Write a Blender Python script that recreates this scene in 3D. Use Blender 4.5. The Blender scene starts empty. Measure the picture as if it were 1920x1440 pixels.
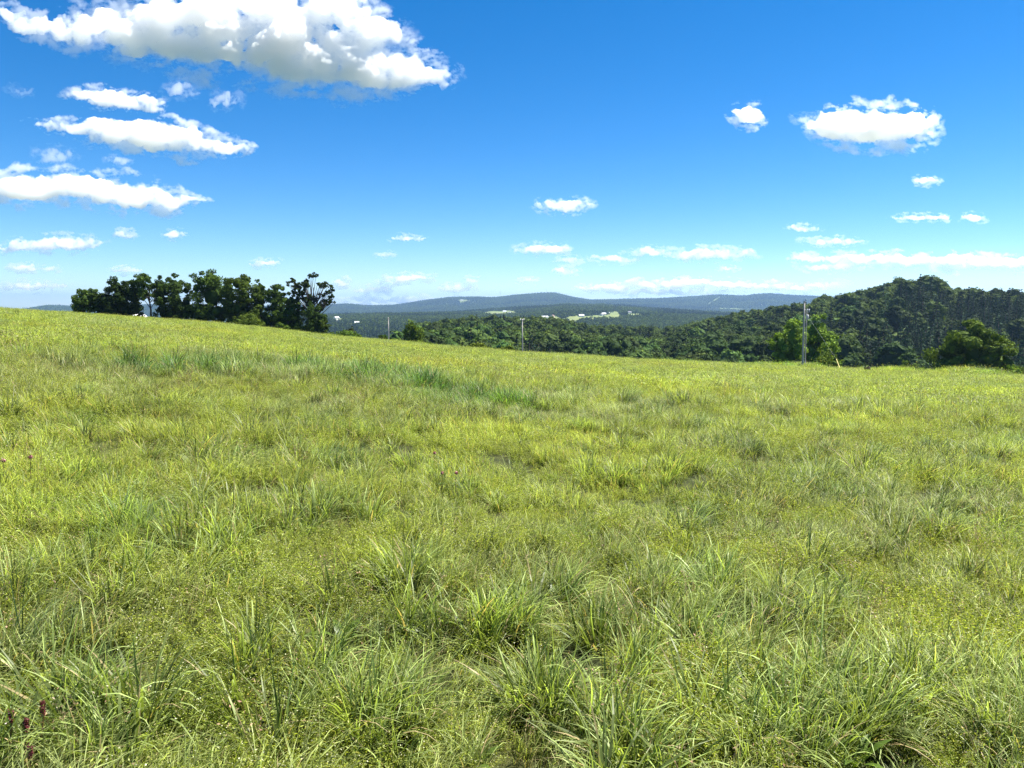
import bpy, math, random
import numpy as np
from mathutils import Vector, Euler

random.seed(7)
RNG = np.random.default_rng(11)
SC = bpy.context.scene
COL = SC.collection
EYE = 1.75                       # camera height above the ground it stands on
FPX = 1450.0                     # focal length in photo pixels (1920 wide)
PITCH = math.atan(150.0 / FPX)   # looking slightly down

# ------------------------------------------------------------------ camera
cam = bpy.data.cameras.new('camera')
cam.sensor_width = 36.0
cam.lens = 36.0 * FPX / 1920.0
cam.clip_start = 0.1
cam.clip_end = 120000.0
cam_o = bpy.data.objects.new('camera', cam)
cam_o.location = (0, 0, EYE)
cam_o.rotation_euler = (math.pi / 2 - PITCH, 0, 0)
COL.objects.link(cam_o)
SC.camera = cam_o

# ------------------------------------------------------------------ sky and sun
SUN_EL, SUN_AZ = math.radians(60), math.radians(68)   # azimuth from +Y towards +X
world = bpy.data.worlds.new('World')
SC.world = world
world.use_nodes = True
wn = world.node_tree
bg = wn.nodes['Background']
sky = wn.nodes.new('ShaderNodeTexSky')
sky.sky_type = 'NISHITA'
sky.sun_disc = False
sky.sun_elevation = SUN_EL
sky.sun_rotation = SUN_AZ
sky.altitude = 3000
sky.air_density = 1.0
sky.dust_density = 0.0
sky.ozone_density = 3.0
hs = wn.nodes.new('ShaderNodeHueSaturation')
hs.inputs['Saturation'].default_value = 1.40
hs.inputs['Hue'].default_value = 0.501
wn.links.new(sky.outputs[0], hs.inputs['Color'])
wn.links.new(hs.outputs[0], bg.inputs['Color'])
bg.inputs['Strength'].default_value = 0.056

sun = bpy.data.lights.new('sun', 'SUN')
sun.energy = 5.0
sun.angle = math.radians(0.53)
sun.color = (1.0, 0.95, 0.86)
sun_o = bpy.data.objects.new('sun', sun)
sd = Vector((math.sin(SUN_AZ) * math.cos(SUN_EL), math.cos(SUN_AZ) * math.cos(SUN_EL), math.sin(SUN_EL)))
sun_o.rotation_euler = (-sd).to_track_quat('-Z', 'Y').to_euler()
sun_o.location = (0, 0, 500)
COL.objects.link(sun_o)

vs = SC.view_settings
vs.view_transform = 'Standard'
vs.look = 'None'
vs.gamma = 1.0
vs.exposure = 1.65
vs.use_curve_mapping = False
cy = SC.cycles
cy.max_bounces = 12
cy.diffuse_bounces = 2
cy.glossy_bounces = 2
cy.transmission_bounces = 3
cy.transparent_max_bounces = 8
cy.volume_bounces = 10
cy.use_denoising = True
cy.denoising_prefilter = 'NONE'
cy.sample_clamp_indirect = 6.0

# ------------------------------------------------------------------ helpers
def px_dir(px, py):
    """direction (x, y, z) of a photo pixel, y forward"""
    u = (px - 960.0) / FPX
    v = (720.0 - py) / FPX
    c, s = math.cos(PITCH), math.sin(PITCH)
    return np.array([u, c + v * s, -s + v * c])

def px_az(px, py=600.0):
    d = px_dir(px, py)
    return math.atan2(d[0], d[1])

def px_slope(px, py):
    d = px_dir(px, py)
    return d[2] / math.hypot(d[0], d[1])

def at_range(px, py, r):
    """point at horizontal distance r along a pixel's direction"""
    d = px_dir(px, py)
    k = r / math.hypot(d[0], d[1])
    return np.array([d[0] * k, d[1] * k, EYE + d[2] * k])

def hash2(ix, iy, seed=0):
    h = (ix.astype(np.int64) * 374761393 + iy.astype(np.int64) * 668265263 + seed * 1442695041) & 0x7fffffff
    h = (h ^ (h >> 13)) * 1274126177 & 0x7fffffff
    h = h ^ (h >> 16)
    return (h & 0xffffff) / float(0xffffff)

def vnoise(x, y, seed=0):
    x = np.asarray(x, float); y = np.asarray(y, float)
    ix = np.floor(x); iy = np.floor(y)
    fx = x - ix; fy = y - iy
    fx = fx * fx * fx * (fx * (fx * 6 - 15) + 10); fy = fy * fy * fy * (fy * (fy * 6 - 15) + 10)
    a = hash2(ix, iy, seed); b = hash2(ix + 1, iy, seed)
    c = hash2(ix, iy + 1, seed); d = hash2(ix + 1, iy + 1, seed)
    return (a + (b - a) * fx) * (1 - fy) + (c + (d - c) * fx) * fy

def fbm(x, y, octs=4, seed=0, gain=0.5):
    s = 0.0; amp = 1.0; tot = 0.0
    for o in range(octs):
        ca, sa = math.cos(0.7 * o), math.sin(0.7 * o)
        s = s + amp * vnoise((x * ca - y * sa) * 2 ** o + 17.3 * o, (x * sa + y * ca) * 2 ** o - 9.1 * o, seed + o * 31)
        tot += amp; amp *= gain
    return s / tot

def mesh_np(name, verts, faces, attrs=None, smooth=False, mats=()):
    """verts (n,3), faces (m,k) all with k corners; attrs {name: (domain, values)}"""
    me = bpy.data.meshes.new(name)
    verts = np.asarray(verts, np.float32); faces = np.asarray(faces, np.int32)
    k = faces.shape[1]
    me.vertices.add(len(verts)); me.vertices.foreach_set('co', verts.ravel())
    me.loops.add(faces.size); me.loops.foreach_set('vertex_index', faces.ravel())
    me.polygons.add(len(faces))
    me.polygons.foreach_set('loop_start', np.arange(0, faces.size, k, dtype=np.int32))
    me.polygons.foreach_set('loop_total', np.full(len(faces), k, np.int32))
    me.polygons.foreach_set('use_smooth', np.full(len(faces), smooth))
    me.update(calc_edges=True)
    for n, (dom, val) in (attrs or {}).items():
        val = np.asarray(val, np.float32)
        a = me.attributes.new(n, 'FLOAT' if val.ndim == 1 else 'FLOAT_VECTOR', dom)
        a.data.foreach_set('value' if val.ndim == 1 else 'vector', val.ravel())
    for m in mats:
        me.materials.append(m)
    return me

def link(name, me, parent=None, loc=(0, 0, 0), rot=(0, 0, 0), scale=(1, 1, 1)):
    o = bpy.data.objects.new(name, me)
    o.location = loc; o.rotation_euler = rot; o.scale = scale
    COL.objects.link(o)
    if parent is not None:
        o.parent = parent
    return o

def tag(o, label=None, cat=None, group=None, kind=None):
    if label: o['label'] = label
    if cat: o['category'] = cat
    if group: o['group'] = group
    if kind: o['kind'] = kind
    return o

def thing(name, loc, label, cat, group=None, rz=0.0):
    o = bpy.data.objects.new(name, None)
    o.empty_display_size = 0.3
    o.location = loc; o.rotation_euler = (0, 0, rz)
    COL.objects.link(o)
    return tag(o, label, cat, group)

def tube(path, radii, sides=6, cap=True):
    """tapered tube along a polyline -> verts, quads"""
    path = np.asarray(path, float); n = len(path)
    V = []; F = []
    for i in range(n):
        t = path[min(i + 1, n - 1)] - path[max(i - 1, 0)]
        t = t / (np.linalg.norm(t) + 1e-9)
        a = np.cross(t, [0.3, 0.9, 0.1] if abs(t[2]) > 0.8 else [0, 0, 1.0]); a /= np.linalg.norm(a)
        b = np.cross(t, a)
        for k in range(sides):
            an = 2 * math.pi * k / sides
            V.append(path[i] + radii[i] * (math.cos(an) * a + math.sin(an) * b))
    for i in range(n - 1):
        for k in range(sides):
            F.append((i * sides + k, i * sides + (k + 1) % sides, (i + 1) * sides + (k + 1) % sides, (i + 1) * sides + k))
    if cap:
        for i in (0, n - 1):
            c = len(V); V.append(path[i])
            for k in range(0, sides, 1):
                F.append((c, i * sides + k, i * sides + (k + 1) % sides, c))
    return V, F

class MB:
    """collects quads (triangles repeat a corner) into one mesh"""
    def __init__(self): self.V = []; self.F = []
    def add(self, V, F):
        o = len(self.V); self.V += [tuple(v) for v in V]
        self.F += [tuple(o + i for i in f) for f in F]
        return self
    def tube(self, path, radii, sides=8): return self.add(*tube(path, radii, sides))
    def box(self, c, s, rz=0.0):
        c = np.array(c, float); h = np.array(s, float) / 2
        ca, sa = math.cos(rz), math.sin(rz)
        V = []
        for z in (-1, 1):
            for x, y in ((-1, -1), (1, -1), (1, 1), (-1, 1)):
                q = (x * h[0], y * h[1])
                V.append((c[0] + q[0] * ca - q[1] * sa, c[1] + q[0] * sa + q[1] * ca, c[2] + z * h[2]))
        F = [(3, 2, 1, 0), (4, 5, 6, 7), (0, 1, 5, 4), (1, 2, 6, 5), (2, 3, 7, 6), (3, 0, 4, 7)]
        return self.add(V, F)
    def build(self, name, mat, smooth=False):
        me = bpy.data.meshes.new(name)
        me.from_pydata(self.V, [], [tuple(dict.fromkeys(f)) for f in self.F])
        me.polygons.foreach_set('use_smooth', np.full(len(me.polygons), smooth))
        me.materials.append(mat); me.update()
        return me

# ------------------------------------------------------------------ materials
def new_mat(name):
    m = bpy.data.materials.new(name); m.use_nodes = True
    nt = m.node_tree; nt.nodes.clear()
    out = nt.nodes.new('ShaderNodeOutputMaterial')
    return m, nt, out

def N(nt, typ, **kw):
    n = nt.nodes.new(typ)
    for k, v in kw.items(): setattr(n, k, v)
    return n

def mathn(nt, op, a, b=None, c=None, clamp=False):
    n = nt.nodes.new('ShaderNodeMath'); n.operation = op; n.use_clamp = clamp
    for i, v in enumerate((a, b, c)):
        if v is None: continue
        if isinstance(v, (int, float)): n.inputs[i].default_value = v
        else: nt.links.new(v, n.inputs[i])
    return n.outputs[0]

def mixc(nt, blend, fac, a, b):
    n = nt.nodes.new('ShaderNodeMix'); n.data_type = 'RGBA'; n.blend_type = blend
    for sock, v in ((n.inputs[0], fac), (n.inputs[6], a), (n.inputs[7], b)):
        if isinstance(v, (int, float)): sock.default_value = v
        elif isinstance(v, tuple): sock.default_value = (*v, 1)
        else: nt.links.new(v, sock)
    return n.outputs[2]

def leaf_shader(nt, out, col, transl=0.35, rough=0.45, spec=0.35, tcol=(1.25, 1.2, 0.45)):
    p = N(nt, 'ShaderNodeBsdfPrincipled')
    nt.links.new(col, p.inputs['Base Color'])
    p.inputs['Roughness'].default_value = rough
    p.inputs['Specular IOR Level'].default_value = spec
    t = N(nt, 'ShaderNodeBsdfTranslucent')
    tc = mixc(nt, 'MULTIPLY', 1.0, col, tcol)
    nt.links.new(tc, t.inputs['Color'])
    mx = N(nt, 'ShaderNodeMixShader'); mx.inputs[0].default_value = transl
    nt.links.new(p.outputs[0], mx.inputs[1]); nt.links.new(t.outputs[0], mx.inputs[2])
    nt.links.new(mx.outputs[0], out.inputs['Surface'])

def grass_mat(name, base, tip, dry, dry_amount, transl=0.4):
    m, nt, out = new_mat(name)
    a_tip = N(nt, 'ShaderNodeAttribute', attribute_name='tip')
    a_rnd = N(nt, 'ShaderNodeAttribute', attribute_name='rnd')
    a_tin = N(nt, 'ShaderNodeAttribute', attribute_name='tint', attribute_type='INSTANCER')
    c = mixc(nt, 'MIX', mathn(nt, 'POWER', a_tip.outputs['Fac'], 1.35), base, tip)  # leaf gradient, deepened: shade in gaps and tip highlights put into blade colour
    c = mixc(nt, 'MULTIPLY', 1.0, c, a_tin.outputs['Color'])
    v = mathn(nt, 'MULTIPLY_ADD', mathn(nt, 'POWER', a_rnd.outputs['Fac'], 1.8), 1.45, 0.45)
    vv = N(nt, 'ShaderNodeCombineColor')
    for i in range(3): nt.links.new(v, vv.inputs[i])
    c = mixc(nt, 'MULTIPLY', 1.0, c, vv.outputs[0])
    d = mathn(nt, 'GREATER_THAN', a_rnd.outputs['Fac'], 1.0 - dry_amount)
    c = mixc(nt, 'MIX', d, c, dry)
    leaf_shader(nt, out, c, transl, 0.45, 0.28, (1.18, 1.2, 0.45))
    return m

def foliage_mat(name, c0, c1, transl=0.3, spec=0.06):
    m, nt, out = new_mat(name)
    oi = N(nt, 'ShaderNodeObjectInfo')
    a_rnd = N(nt, 'ShaderNodeAttribute', attribute_name='rnd')
    c = mixc(nt, 'MIX', a_rnd.outputs['Fac'], c0, c1)
    v = mathn(nt, 'MULTIPLY_ADD', oi.outputs['Random'], 0.7, 0.65)
    vv = N(nt, 'ShaderNodeCombineColor')
    for i in range(3): nt.links.new(v, vv.inputs[i])
    c = mixc(nt, 'MULTIPLY', 1.0, c, vv.outputs[0])
    c = mixc(nt, 'MULTIPLY', 1.0, c, oi.outputs['Color'])
    leaf_shader(nt, out, c, transl, 0.75, spec)
    return m

def plain_mat(name, col, rough=0.7, var=0.25, scale=4.0, spec=0.3):
    m, nt, out = new_mat(name)
    tc = N(nt, 'ShaderNodeTexCoord')
    no = N(nt, 'ShaderNodeTexNoise'); no.inputs['Scale'].default_value = scale; no.inputs['Detail'].default_value = 6
    nt.links.new(tc.outputs['Object'], no.inputs['Vector'])
    c = mixc(nt, 'MIX', no.outputs['Fac'], tuple(x * (1 - var) for x in col), tuple(min(1, x * (1 + var)) for x in col))
    p = N(nt, 'ShaderNodeBsdfPrincipled'); nt.links.new(c, p.inputs['Base Color'])
    p.inputs['Roughness'].default_value = rough; p.inputs['Specular IOR Level'].default_value = spec
    nt.links.new(p.outputs[0], out.inputs['Surface'])
    return m

M_BARK = plain_mat('bark', (0.06, 0.048, 0.038), 0.9, 0.4, 3)
M_LEAF = foliage_mat('broadleaf_foliage', (0.034, 0.058, 0.012), (0.105, 0.150, 0.024), 0.22)
M_CONIF = foliage_mat('conifer_foliage', (0.018, 0.034, 0.015), (0.045, 0.075, 0.026), 0.08)
M_POLE = plain_mat('weathered_pole_wood', (0.36, 0.33, 0.31), 0.85, 0.3, 2.5)
M_STEEL = plain_mat('galvanised_steel', (0.42, 0.43, 0.45), 0.5, 0.1)
M_PORC = plain_mat('pale_porcelain', (0.65, 0.65, 0.66), 0.25, 0.05)
M_WHITE = plain_mat('white_paint', (0.78, 0.78, 0.76), 0.5, 0.04)
M_YELLOW = plain_mat('yellow_plastic', (0.60, 0.52, 0.16), 0.5, 0.1)
M_STUMP = plain_mat('dark_rotten_wood', (0.035, 0.02, 0.014), 0.9, 0.5, 6)
M_ROOFS = [plain_mat('grey_shingle', (0.16, 0.16, 0.17), 0.8), plain_mat('brown_shingle', (0.2, 0.13, 0.1), 0.8),
           plain_mat('pale_metal_roof', (0.62, 0.64, 0.66), 0.4, 0.05)]
M_WALLS = [plain_mat('white_siding', (0.6, 0.6, 0.58), 0.6, 0.03), plain_mat('cream_siding', (0.66, 0.58, 0.45), 0.6, 0.05),
           plain_mat('red_barn_boards', (0.28, 0.07, 0.05), 0.8, 0.2)]

# ------------------------------------------------------------------ terrain
def tab(pts):
    az = np.array([px_az(p[0]) for p in pts]); 
    return az, pts

EDGE = [(-300, 566), (0, 581), (150, 590), (300, 600), (400, 607), (500, 617), (600, 629), (700, 639), (760, 644), (860, 654), (1000, 664),
        (1200, 677), (1400, 686), (1600, 695), (1750, 702), (1920, 708), (2200, 716)]
E_AZ = np.array([px_az(p, y) for p, y in EDGE]); E_SL = np.array([px_slope(p, y) for p, y in EDGE])
R_AZ = np.array([px_az(p) for p in (0, 500, 900, 1300, 1600, 1920)]); R_R = np.array([150.0, 145, 112, 112, 122, 118])
# node tables: distance -> ground line in the photo (pixel rows)
FAR = [(-200, 590), (0, 588), (50, 581), (90, 575), (140, 577), (200, 576), (300, 573), (400, 577), (600, 574), (650, 571), (690, 575), (740, 574), (790, 567),
       (840, 560), (930, 558.5), (960, 554), (985, 552), (1040, 551), (1062, 556), (1105, 564.5), (1170, 563), (1230, 562), (1300, 558.5), (1345, 555.5), (1390, 557),
       (1430, 553), (1450, 553), (1490, 557), (1560, 559), (1800, 565), (2200, 570)]
MID = [(-200, 600), (300, 600), (560, 594), (650, 590), (750, 588), (850, 586), (920, 582), (1000, 577), (1060, 571), (1130, 572), (1200, 577), (1300, 584),
       (1400, 589), (1500, 590), (1700, 592), (2200, 592)]
NEARTOP = [(-200, 640), (500, 650), (660, 668), (690, 655), (740, 632), (780, 609), (860, 596), (960, 592), (1050, 595), (1085, 606), (1130, 612), (1190, 615), (1240, 616), (1300, 607),
           (1360, 592), (1420, 579), (1500, 567), (1560, 556), (1620, 543), (1680, 527), (1720, 522), (1755, 524), (1775, 541), (1800, 543), (1860, 545), (1920, 545), (2200, 540)]
def curve(tbl, dy=0.0):
    az = np.array([px_az(p, y) for p, y in tbl]); sl = np.array([px_slope(p, y + dy) for p, y in tbl])
    return az, sl
NODES = []   # (log r, az table, slope table) beyond the field
NODES.append((205.0, E_AZ, E_SL - 0.050))
a, s = curve(NEARTOP); 
NODES.append((330.0, a, np.interp(a, E_AZ, E_SL) * 0.62 + 0.38 * s - 11.5 / 330))
NODES.append((590.0, a, s - 14.0 / 590))
NODES.append((1300.0, np.array([-2.0, 2.0]), np.array([-0.052, -0.052])))
a, s = curve(MID); NODES.append((2300.0, a, s * 0.5 - 0.013 * 1.0)); NODES.append((3600.0, a, s - 10.0 / 3600)); NODES.append((4600.0, a, s - 0.008))
a, s = curve(FAR); NODES.append((7200.0, a, s - 9.0 / 7200)); NODES.append((9500.0, a, s - 0.012)); 
NODES.append((14500.0, np.array([-2.0, 2.0]), np.array([-0.012, -0.012])))

# plane fit of the field for the ground behind the camera
_A = np.stack([np.sin(E_AZ), np.cos(E_AZ)], 1)
_c, *_ = np.linalg.lstsq(_A, E_SL + 0.011, rcond=None)

def field_R(az): return np.interp(az, R_AZ, R_R)
def field_S(az):
    e = np.interp(az, E_AZ, E_SL) + (EYE - 0.28) / field_R(az)
    pl = _c[0] * np.sin(az) + _c[1] * np.cos(az)
    w = np.clip((np.abs(az) - 0.68) / 0.35, 0, 1); w = w * w * (3 - 2 * w)
    return e * (1 - w) + pl * w

def ground_z(x, y):
    x = np.asarray(x, float); y = np.asarray(y, float)
    r = np.hypot(x, y) + 1e-6; az = np.arctan2(x, y)
    azc = np.clip(az, -0.8, 0.8)
    R = field_R(azc)
    zf = r * field_S(az)
    amp = np.clip(r / 10, 0, 1)
    zf = zf + amp * (0.10 * (fbm(x / 9.0, y / 9.0, 3, 5) - 0.5) + 0.10 * (fbm(x / 2.3, y / 2.3, 2, 9) - 0.5))
    zf = zf - 0.0016 * np.clip(r - R, 0, 60) ** 2
    # land beyond the field
    lr = np.log(np.clip(r, 205.0, 14500.0))
    lrs = np.array([math.log(n[0]) for n in NODES])
    zs = np.stack([EYE + n[0] * np.interp(azc, n[1], n[2]) for n in NODES], 0)
    i = np.clip(np.searchsorted(lrs, lr, side='right') - 1, 0, len(NODES) - 2)
    f = (lr - lrs[i]) / (lrs[i + 1] - lrs[i])
    f = np.clip(f, 0, 1)
    zi = np.take_along_axis(zs, i[None], 0)[0]; zj = np.take_along_axis(zs, i[None] + 1, 0)[0]
    fs = f * f * (3 - 2 * f)
    rough = np.clip((r - 260) / 400, 0, 1) * np.minimum(r / 180.0, 26) * (fbm(x / 420, y / 420, 4, 21) - 0.5)
    zl = zi + (zj - zi) * fs + rough
    w = np.clip((r - (R + 12)) / (205.0 - R - 12), 0, 1); w = w * w * (3 - 2 * w)
    return zf * (1 - w) + zl * w

def gz(x, y): return float(ground_z(np.array([x]), np.array([y]))[0])

def hit_ground(px, py, r0=600.0, r1=14000.0, extra=0.0):
    """where a pixel's line of sight meets the land"""
    d = px_dir(px, py); h = math.hypot(d[0], d[1])
    rr = np.geomspace(r0, r1, 900)
    x = rr * d[0] / h; y = rr * d[1] / h
    zz = EYE + rr * d[2] / h
    under = np.nonzero(zz < ground_z(x, y) + extra)[0]
    i = under[0] if len(under) else len(rr) - 1
    return float(x[i]), float(y[i])

azs = np.concatenate([np.arange(-0.80, 0.80, 0.0035), np.arange(0.80, 2 * math.pi - 0.80, 0.06)])
rings = np.concatenate([[0.35, 0.8], np.geomspace(1.4, 205, 150), np.geomspace(205, 14500, 190)[1:]])
def ring_sheet(name, rr, mat, close_centre):
    A, Rr = np.meshgrid(azs, rr)
    X = Rr * np.sin(A); Y = Rr * np.cos(A); Z = ground_z(X, Y)
    V = np.stack([X, Y, Z], -1).reshape(-1, 3)
    na = len(azs); nr = len(rr)
    i, j = np.meshgrid(np.arange(nr - 1), np.arange(na), indexing='ij')
    jn = (j + 1) % na
    F = np.stack([i * na + j, i * na + jn, (i + 1) * na + jn, (i + 1) * na + j], -1).reshape(-1, 4)
    F = F[:, ::-1]
    if close_centre:
        F = np.concatenate([F, np.array([[0, na // 3, 2 * na // 3, na - 1]])[:, ::-1]])
        V[:na, 2] = V[:na, 2].mean()
    me = mesh_np(name, V, F, smooth=True, mats=(mat,))
    return tag(link(name, me), kind='structure')

def ground_mat(name, c0, c1, scale):
    m, nt, out = new_mat(name)
    tc = N(nt, 'ShaderNodeTexCoord')
    n1 = N(nt, 'ShaderNodeTexNoise'); n1.inputs['Scale'].default_value = scale; n1.inputs['Detail'].default_value = 8
    nt.links.new(tc.outputs['Object'], n1.inputs['Vector'])
    r = N(nt, 'ShaderNodeValToRGB'); r.color_ramp.elements[0].position = 0.35; r.color_ramp.elements[1].position = 0.65
    r.color_ramp.elements[0].color = (*c0, 1); r.color_ramp.elements[1].color = (*c1, 1)
    nt.links.new(n1.outputs['Fac'], r.inputs['Fac'])
    p = N(nt, 'ShaderNodeBsdfPrincipled'); p.inputs['Roughness'].default_value = 0.95; p.inputs['Specular IOR Level'].default_value = 0.1
    nt.links.new(r.outputs[0], p.inputs['Base Color']); nt.links.new(p.outputs[0], out.inputs['Surface'])
    return m
M_SOIL = ground_mat('meadow_turf', (0.022, 0.028, 0.010), (0.055, 0.060, 0.020), 3.0)  # turf colour darkened to stand in for shadow pockets between tufts
M_FLOOR = ground_mat('valley_land', (0.030, 0.050, 0.016), (0.055, 0.085, 0.022), 0.02)
M_PASTURE = ground_mat('mown_pasture', (0.09, 0.13, 0.04), (0.17, 0.19, 0.075), 0.012)
i205 = int(np.nonzero(np.isclose(rings, 205))[0][0])
ring_sheet('meadow_ground', rings[:i205 + 1], M_SOIL, True)
ring_sheet('hills', rings[i205:], M_FLOOR, False)

# ------------------------------------------------------------------ scatter with geometry nodes (uncountable growth)
def scatter(name, pts, rot, scl, idx, tint, sources, label, cat):
    """one object: every point carries one of the source meshes"""
    coll = bpy.data.collections.new(name + '_kinds')
    for k, me in enumerate(sources):
        o = bpy.data.objects.new('%s_kind_%02d' % (name, k), me)
        o.color = (0.66, 0.74, 0.86, 1)
        coll.objects.link(o)
    me = bpy.data.meshes.new(name)
    me.vertices.add(len(pts)); me.vertices.foreach_set('co', np.asarray(pts, np.float32).ravel())
    for n, typ, key, val in (('rot', 'FLOAT_VECTOR', 'vector', rot), ('scl', 'FLOAT_VECTOR', 'vector', scl), ('tint', 'FLOAT_VECTOR', 'vector', tint)):
        a = me.attributes.new(n, typ, 'POINT'); a.data.foreach_set(key, np.asarray(val, np.float32).ravel())
    a = me.attributes.new('idx', 'INT', 'POINT'); a.data.foreach_set('value', np.asarray(idx, np.int32))
    o = link(name, me)
    g = bpy.data.node_groups.new(name + '_scatter', 'GeometryNodeTree')
    g.interface.new_socket('Geometry', in_out='INPUT', socket_type='NodeSocketGeometry')
    g.interface.new_socket('Geometry', in_out='OUTPUT', socket_type='NodeSocketGeometry')
    gi = g.nodes.new('NodeGroupInput'); go = g.nodes.new('NodeGroupOutput')
    ci = g.nodes.new('GeometryNodeCollectionInfo'); ci.inputs['Collection'].default_value = coll
    ci.inputs['Separate Children'].default_value = True; ci.inputs['Reset Children'].default_value = True
    ip = g.nodes.new('GeometryNodeInstanceOnPoints'); ip.inputs['Pick Instance'].default_value = True
    def named(n, t):
        q = g.nodes.new('GeometryNodeInputNamedAttribute'); q.data_type = t; q.inputs['Name'].default_value = n
        return q.outputs['Attribute']
    g.links.new(gi.outputs[0], ip.inputs['Points'])
    g.links.new(ci.outputs[0], ip.inputs['Instance'])
    g.links.new(named('idx', 'INT'), ip.inputs['Instance Index'])
    g.links.new(named('rot', 'FLOAT_VECTOR'), ip.inputs['Rotation'])
    g.links.new(named('scl', 'FLOAT_VECTOR'), ip.inputs['Scale'])
    g.links.new(ip.outputs[0], go.inputs[0])
    md = o.modifiers.new('scatter', 'NODES'); md.node_group = g
    return tag(o, label, cat, kind='stuff')

# ------------------------------------------------------------------ meadow plants
def blades(n, rad, lmin, lmax, wid, th0, curl, segs=4, seed=0, centre=False, follow=None, twist=0.5):
    g = np.random.default_rng(seed)
    rr = rad * np.sqrt(g.random(n)); aa = g.random(n) * 2 * math.pi
    bx, by = rr * np.cos(aa), rr * np.sin(aa)
    L = lmin + (lmax - lmin) * g.random(n) ** 0.8
    la = (aa + g.normal(0, 0.6, n)) if centre else g.random(n) * 2 * math.pi
    if follow is not None: la = follow + g.normal(0, 0.95, n)
    t0 = np.abs(g.normal(0, th0, n)) + 0.03; cu = np.abs(g.normal(curl, curl * 0.5, n))
    w = wid * (0.6 + 0.8 * g.random(n))
    s = np.linspace(0, 1, segs + 1)
    sm = (s[1:] + s[:-1]) / 2
    th = t0[:, None] + cu[:, None] * sm[None] ** 1.6
    dh = np.sin(th) * L[:, None] / segs; dz = np.cos(th) * L[:, None] / segs
    H = np.concatenate([np.zeros((n, 1)), np.cumsum(dh, 1)], 1); Zc = np.concatenate([np.zeros((n, 1)), np.cumsum(dz, 1)], 1)
    sa = la[:, None] + math.pi / 2 + g.normal(0, twist, n)[:, None] * s[None]
    prof = np.minimum(1.0, 0.55 + 2.2 * s) * (1 - s ** 2.2) + 0.03
    hw = w[:, None] * prof[None] / 2
    cx = bx[:, None] + H * np.cos(la)[:, None]; cyy = by[:, None] + H * np.sin(la)[:, None]
    Lf = np.stack([cx - hw * np.cos(sa), cyy - hw * np.sin(sa), Zc], -1)
    Rt = np.stack([cx + hw * np.cos(sa), cyy + hw * np.sin(sa), Zc], -1)
    V = np.stack([Lf, Rt], 2).reshape(-1, 3)
    b = np.arange(n)[:, None] * (segs + 1) * 2 + np.arange(segs)[None] * 2
    F = np.stack([b, b + 1, b + 3, b + 2], -1).reshape(-1, 4)
    tip = np.repeat(np.tile(s, (n, 1)).reshape(-1), 2)
    rnd = np.repeat(g.random(n), (segs + 1) * 2)
    return V, F, tip, rnd

def leaflets(centres, size, seed=0, up=0.4, aspect=0.4):
    """one small rhombic leaf at every centre"""
    g = np.random.default_rng(seed); n = len(centres)
    a = g.normal(0, 1, (n, 3)); a[:, 2] = a[:, 2] * 0.5 + up; a /= np.linalg.norm(a, axis=1)[:, None]
    b = np.cross(a, g.normal(0, 1, (n, 3))); b /= np.linalg.norm(b, axis=1)[:, None]
    sz = size * (0.6 + 0.8 * g.random(n))[:, None]
    c = np.asarray(centres)
    V = np.stack([c, c + a * sz * 0.5 + b * sz * aspect * 0.5, c + a * sz, c + a * sz * 0.5 - b * sz * aspect * 0.5], 1).reshape(-1, 3)
    F = np.arange(4 * n).reshape(n, 4)
    return V, F, np.tile([0.3, 0.8, 1.0, 0.8], n), np.repeat(g.random(n), 4)

def join_parts(name, parts, mats, midx):
    V = []; F = []; T = []; Rn = []; MI = []; o = 0
    for (v, f, t, r), k in zip(parts, midx):
        V.append(v); F.append(f + o); T.append(t); Rn.append(r); MI.append(np.full(len(f), k)); o += len(v)
    me = mesh_np(name, np.concatenate(V), np.concatenate(F), {'tip': ('POINT', np.concatenate(T)), 'rnd': ('POINT', np.concatenate(Rn))}, mats=mats)
    me.polygons.foreach_set('material_index', np.concatenate(MI).astype(np.int32))
    return me

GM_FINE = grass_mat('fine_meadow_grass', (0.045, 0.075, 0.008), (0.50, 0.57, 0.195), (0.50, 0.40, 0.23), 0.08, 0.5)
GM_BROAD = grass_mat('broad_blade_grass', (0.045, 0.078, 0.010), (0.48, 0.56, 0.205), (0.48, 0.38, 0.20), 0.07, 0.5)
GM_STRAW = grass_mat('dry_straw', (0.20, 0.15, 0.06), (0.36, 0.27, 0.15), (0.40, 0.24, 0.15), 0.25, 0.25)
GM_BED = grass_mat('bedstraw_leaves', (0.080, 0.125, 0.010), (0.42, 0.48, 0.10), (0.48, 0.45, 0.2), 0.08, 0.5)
GM_FLOWER = grass_mat('bedstraw_flowers', (0.50, 0.52, 0.30), (0.62, 0.62, 0.40), (0.5, 0.48, 0.32), 0.05)

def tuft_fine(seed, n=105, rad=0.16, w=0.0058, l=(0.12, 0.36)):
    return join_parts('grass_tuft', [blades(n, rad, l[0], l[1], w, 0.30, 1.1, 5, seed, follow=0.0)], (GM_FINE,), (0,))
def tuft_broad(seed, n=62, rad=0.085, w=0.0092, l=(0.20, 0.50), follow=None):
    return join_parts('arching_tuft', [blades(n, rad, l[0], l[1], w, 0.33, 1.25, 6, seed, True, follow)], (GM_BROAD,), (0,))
def tuft_straw(seed):
    p = blades(9, 0.12, 0.30, 0.55, 0.0028, 0.22, 0.35, 4, seed)
    g = np.random.default_rng(seed)
    tips = p[0].reshape(9, 5, 2, 3).mean(2)
    cs = np.concatenate([tips[:, 4] + (tips[:, 3] - tips[:, 4]) * k + g.normal(0, 0.006, (9, 3)) for k in np.linspace(0, 1, 9)])
    return join_parts('dry_stalks', [p, leaflets(cs, 0.016, seed, 0.8, 0.4)], (GM_STRAW,), (0, 0))
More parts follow.
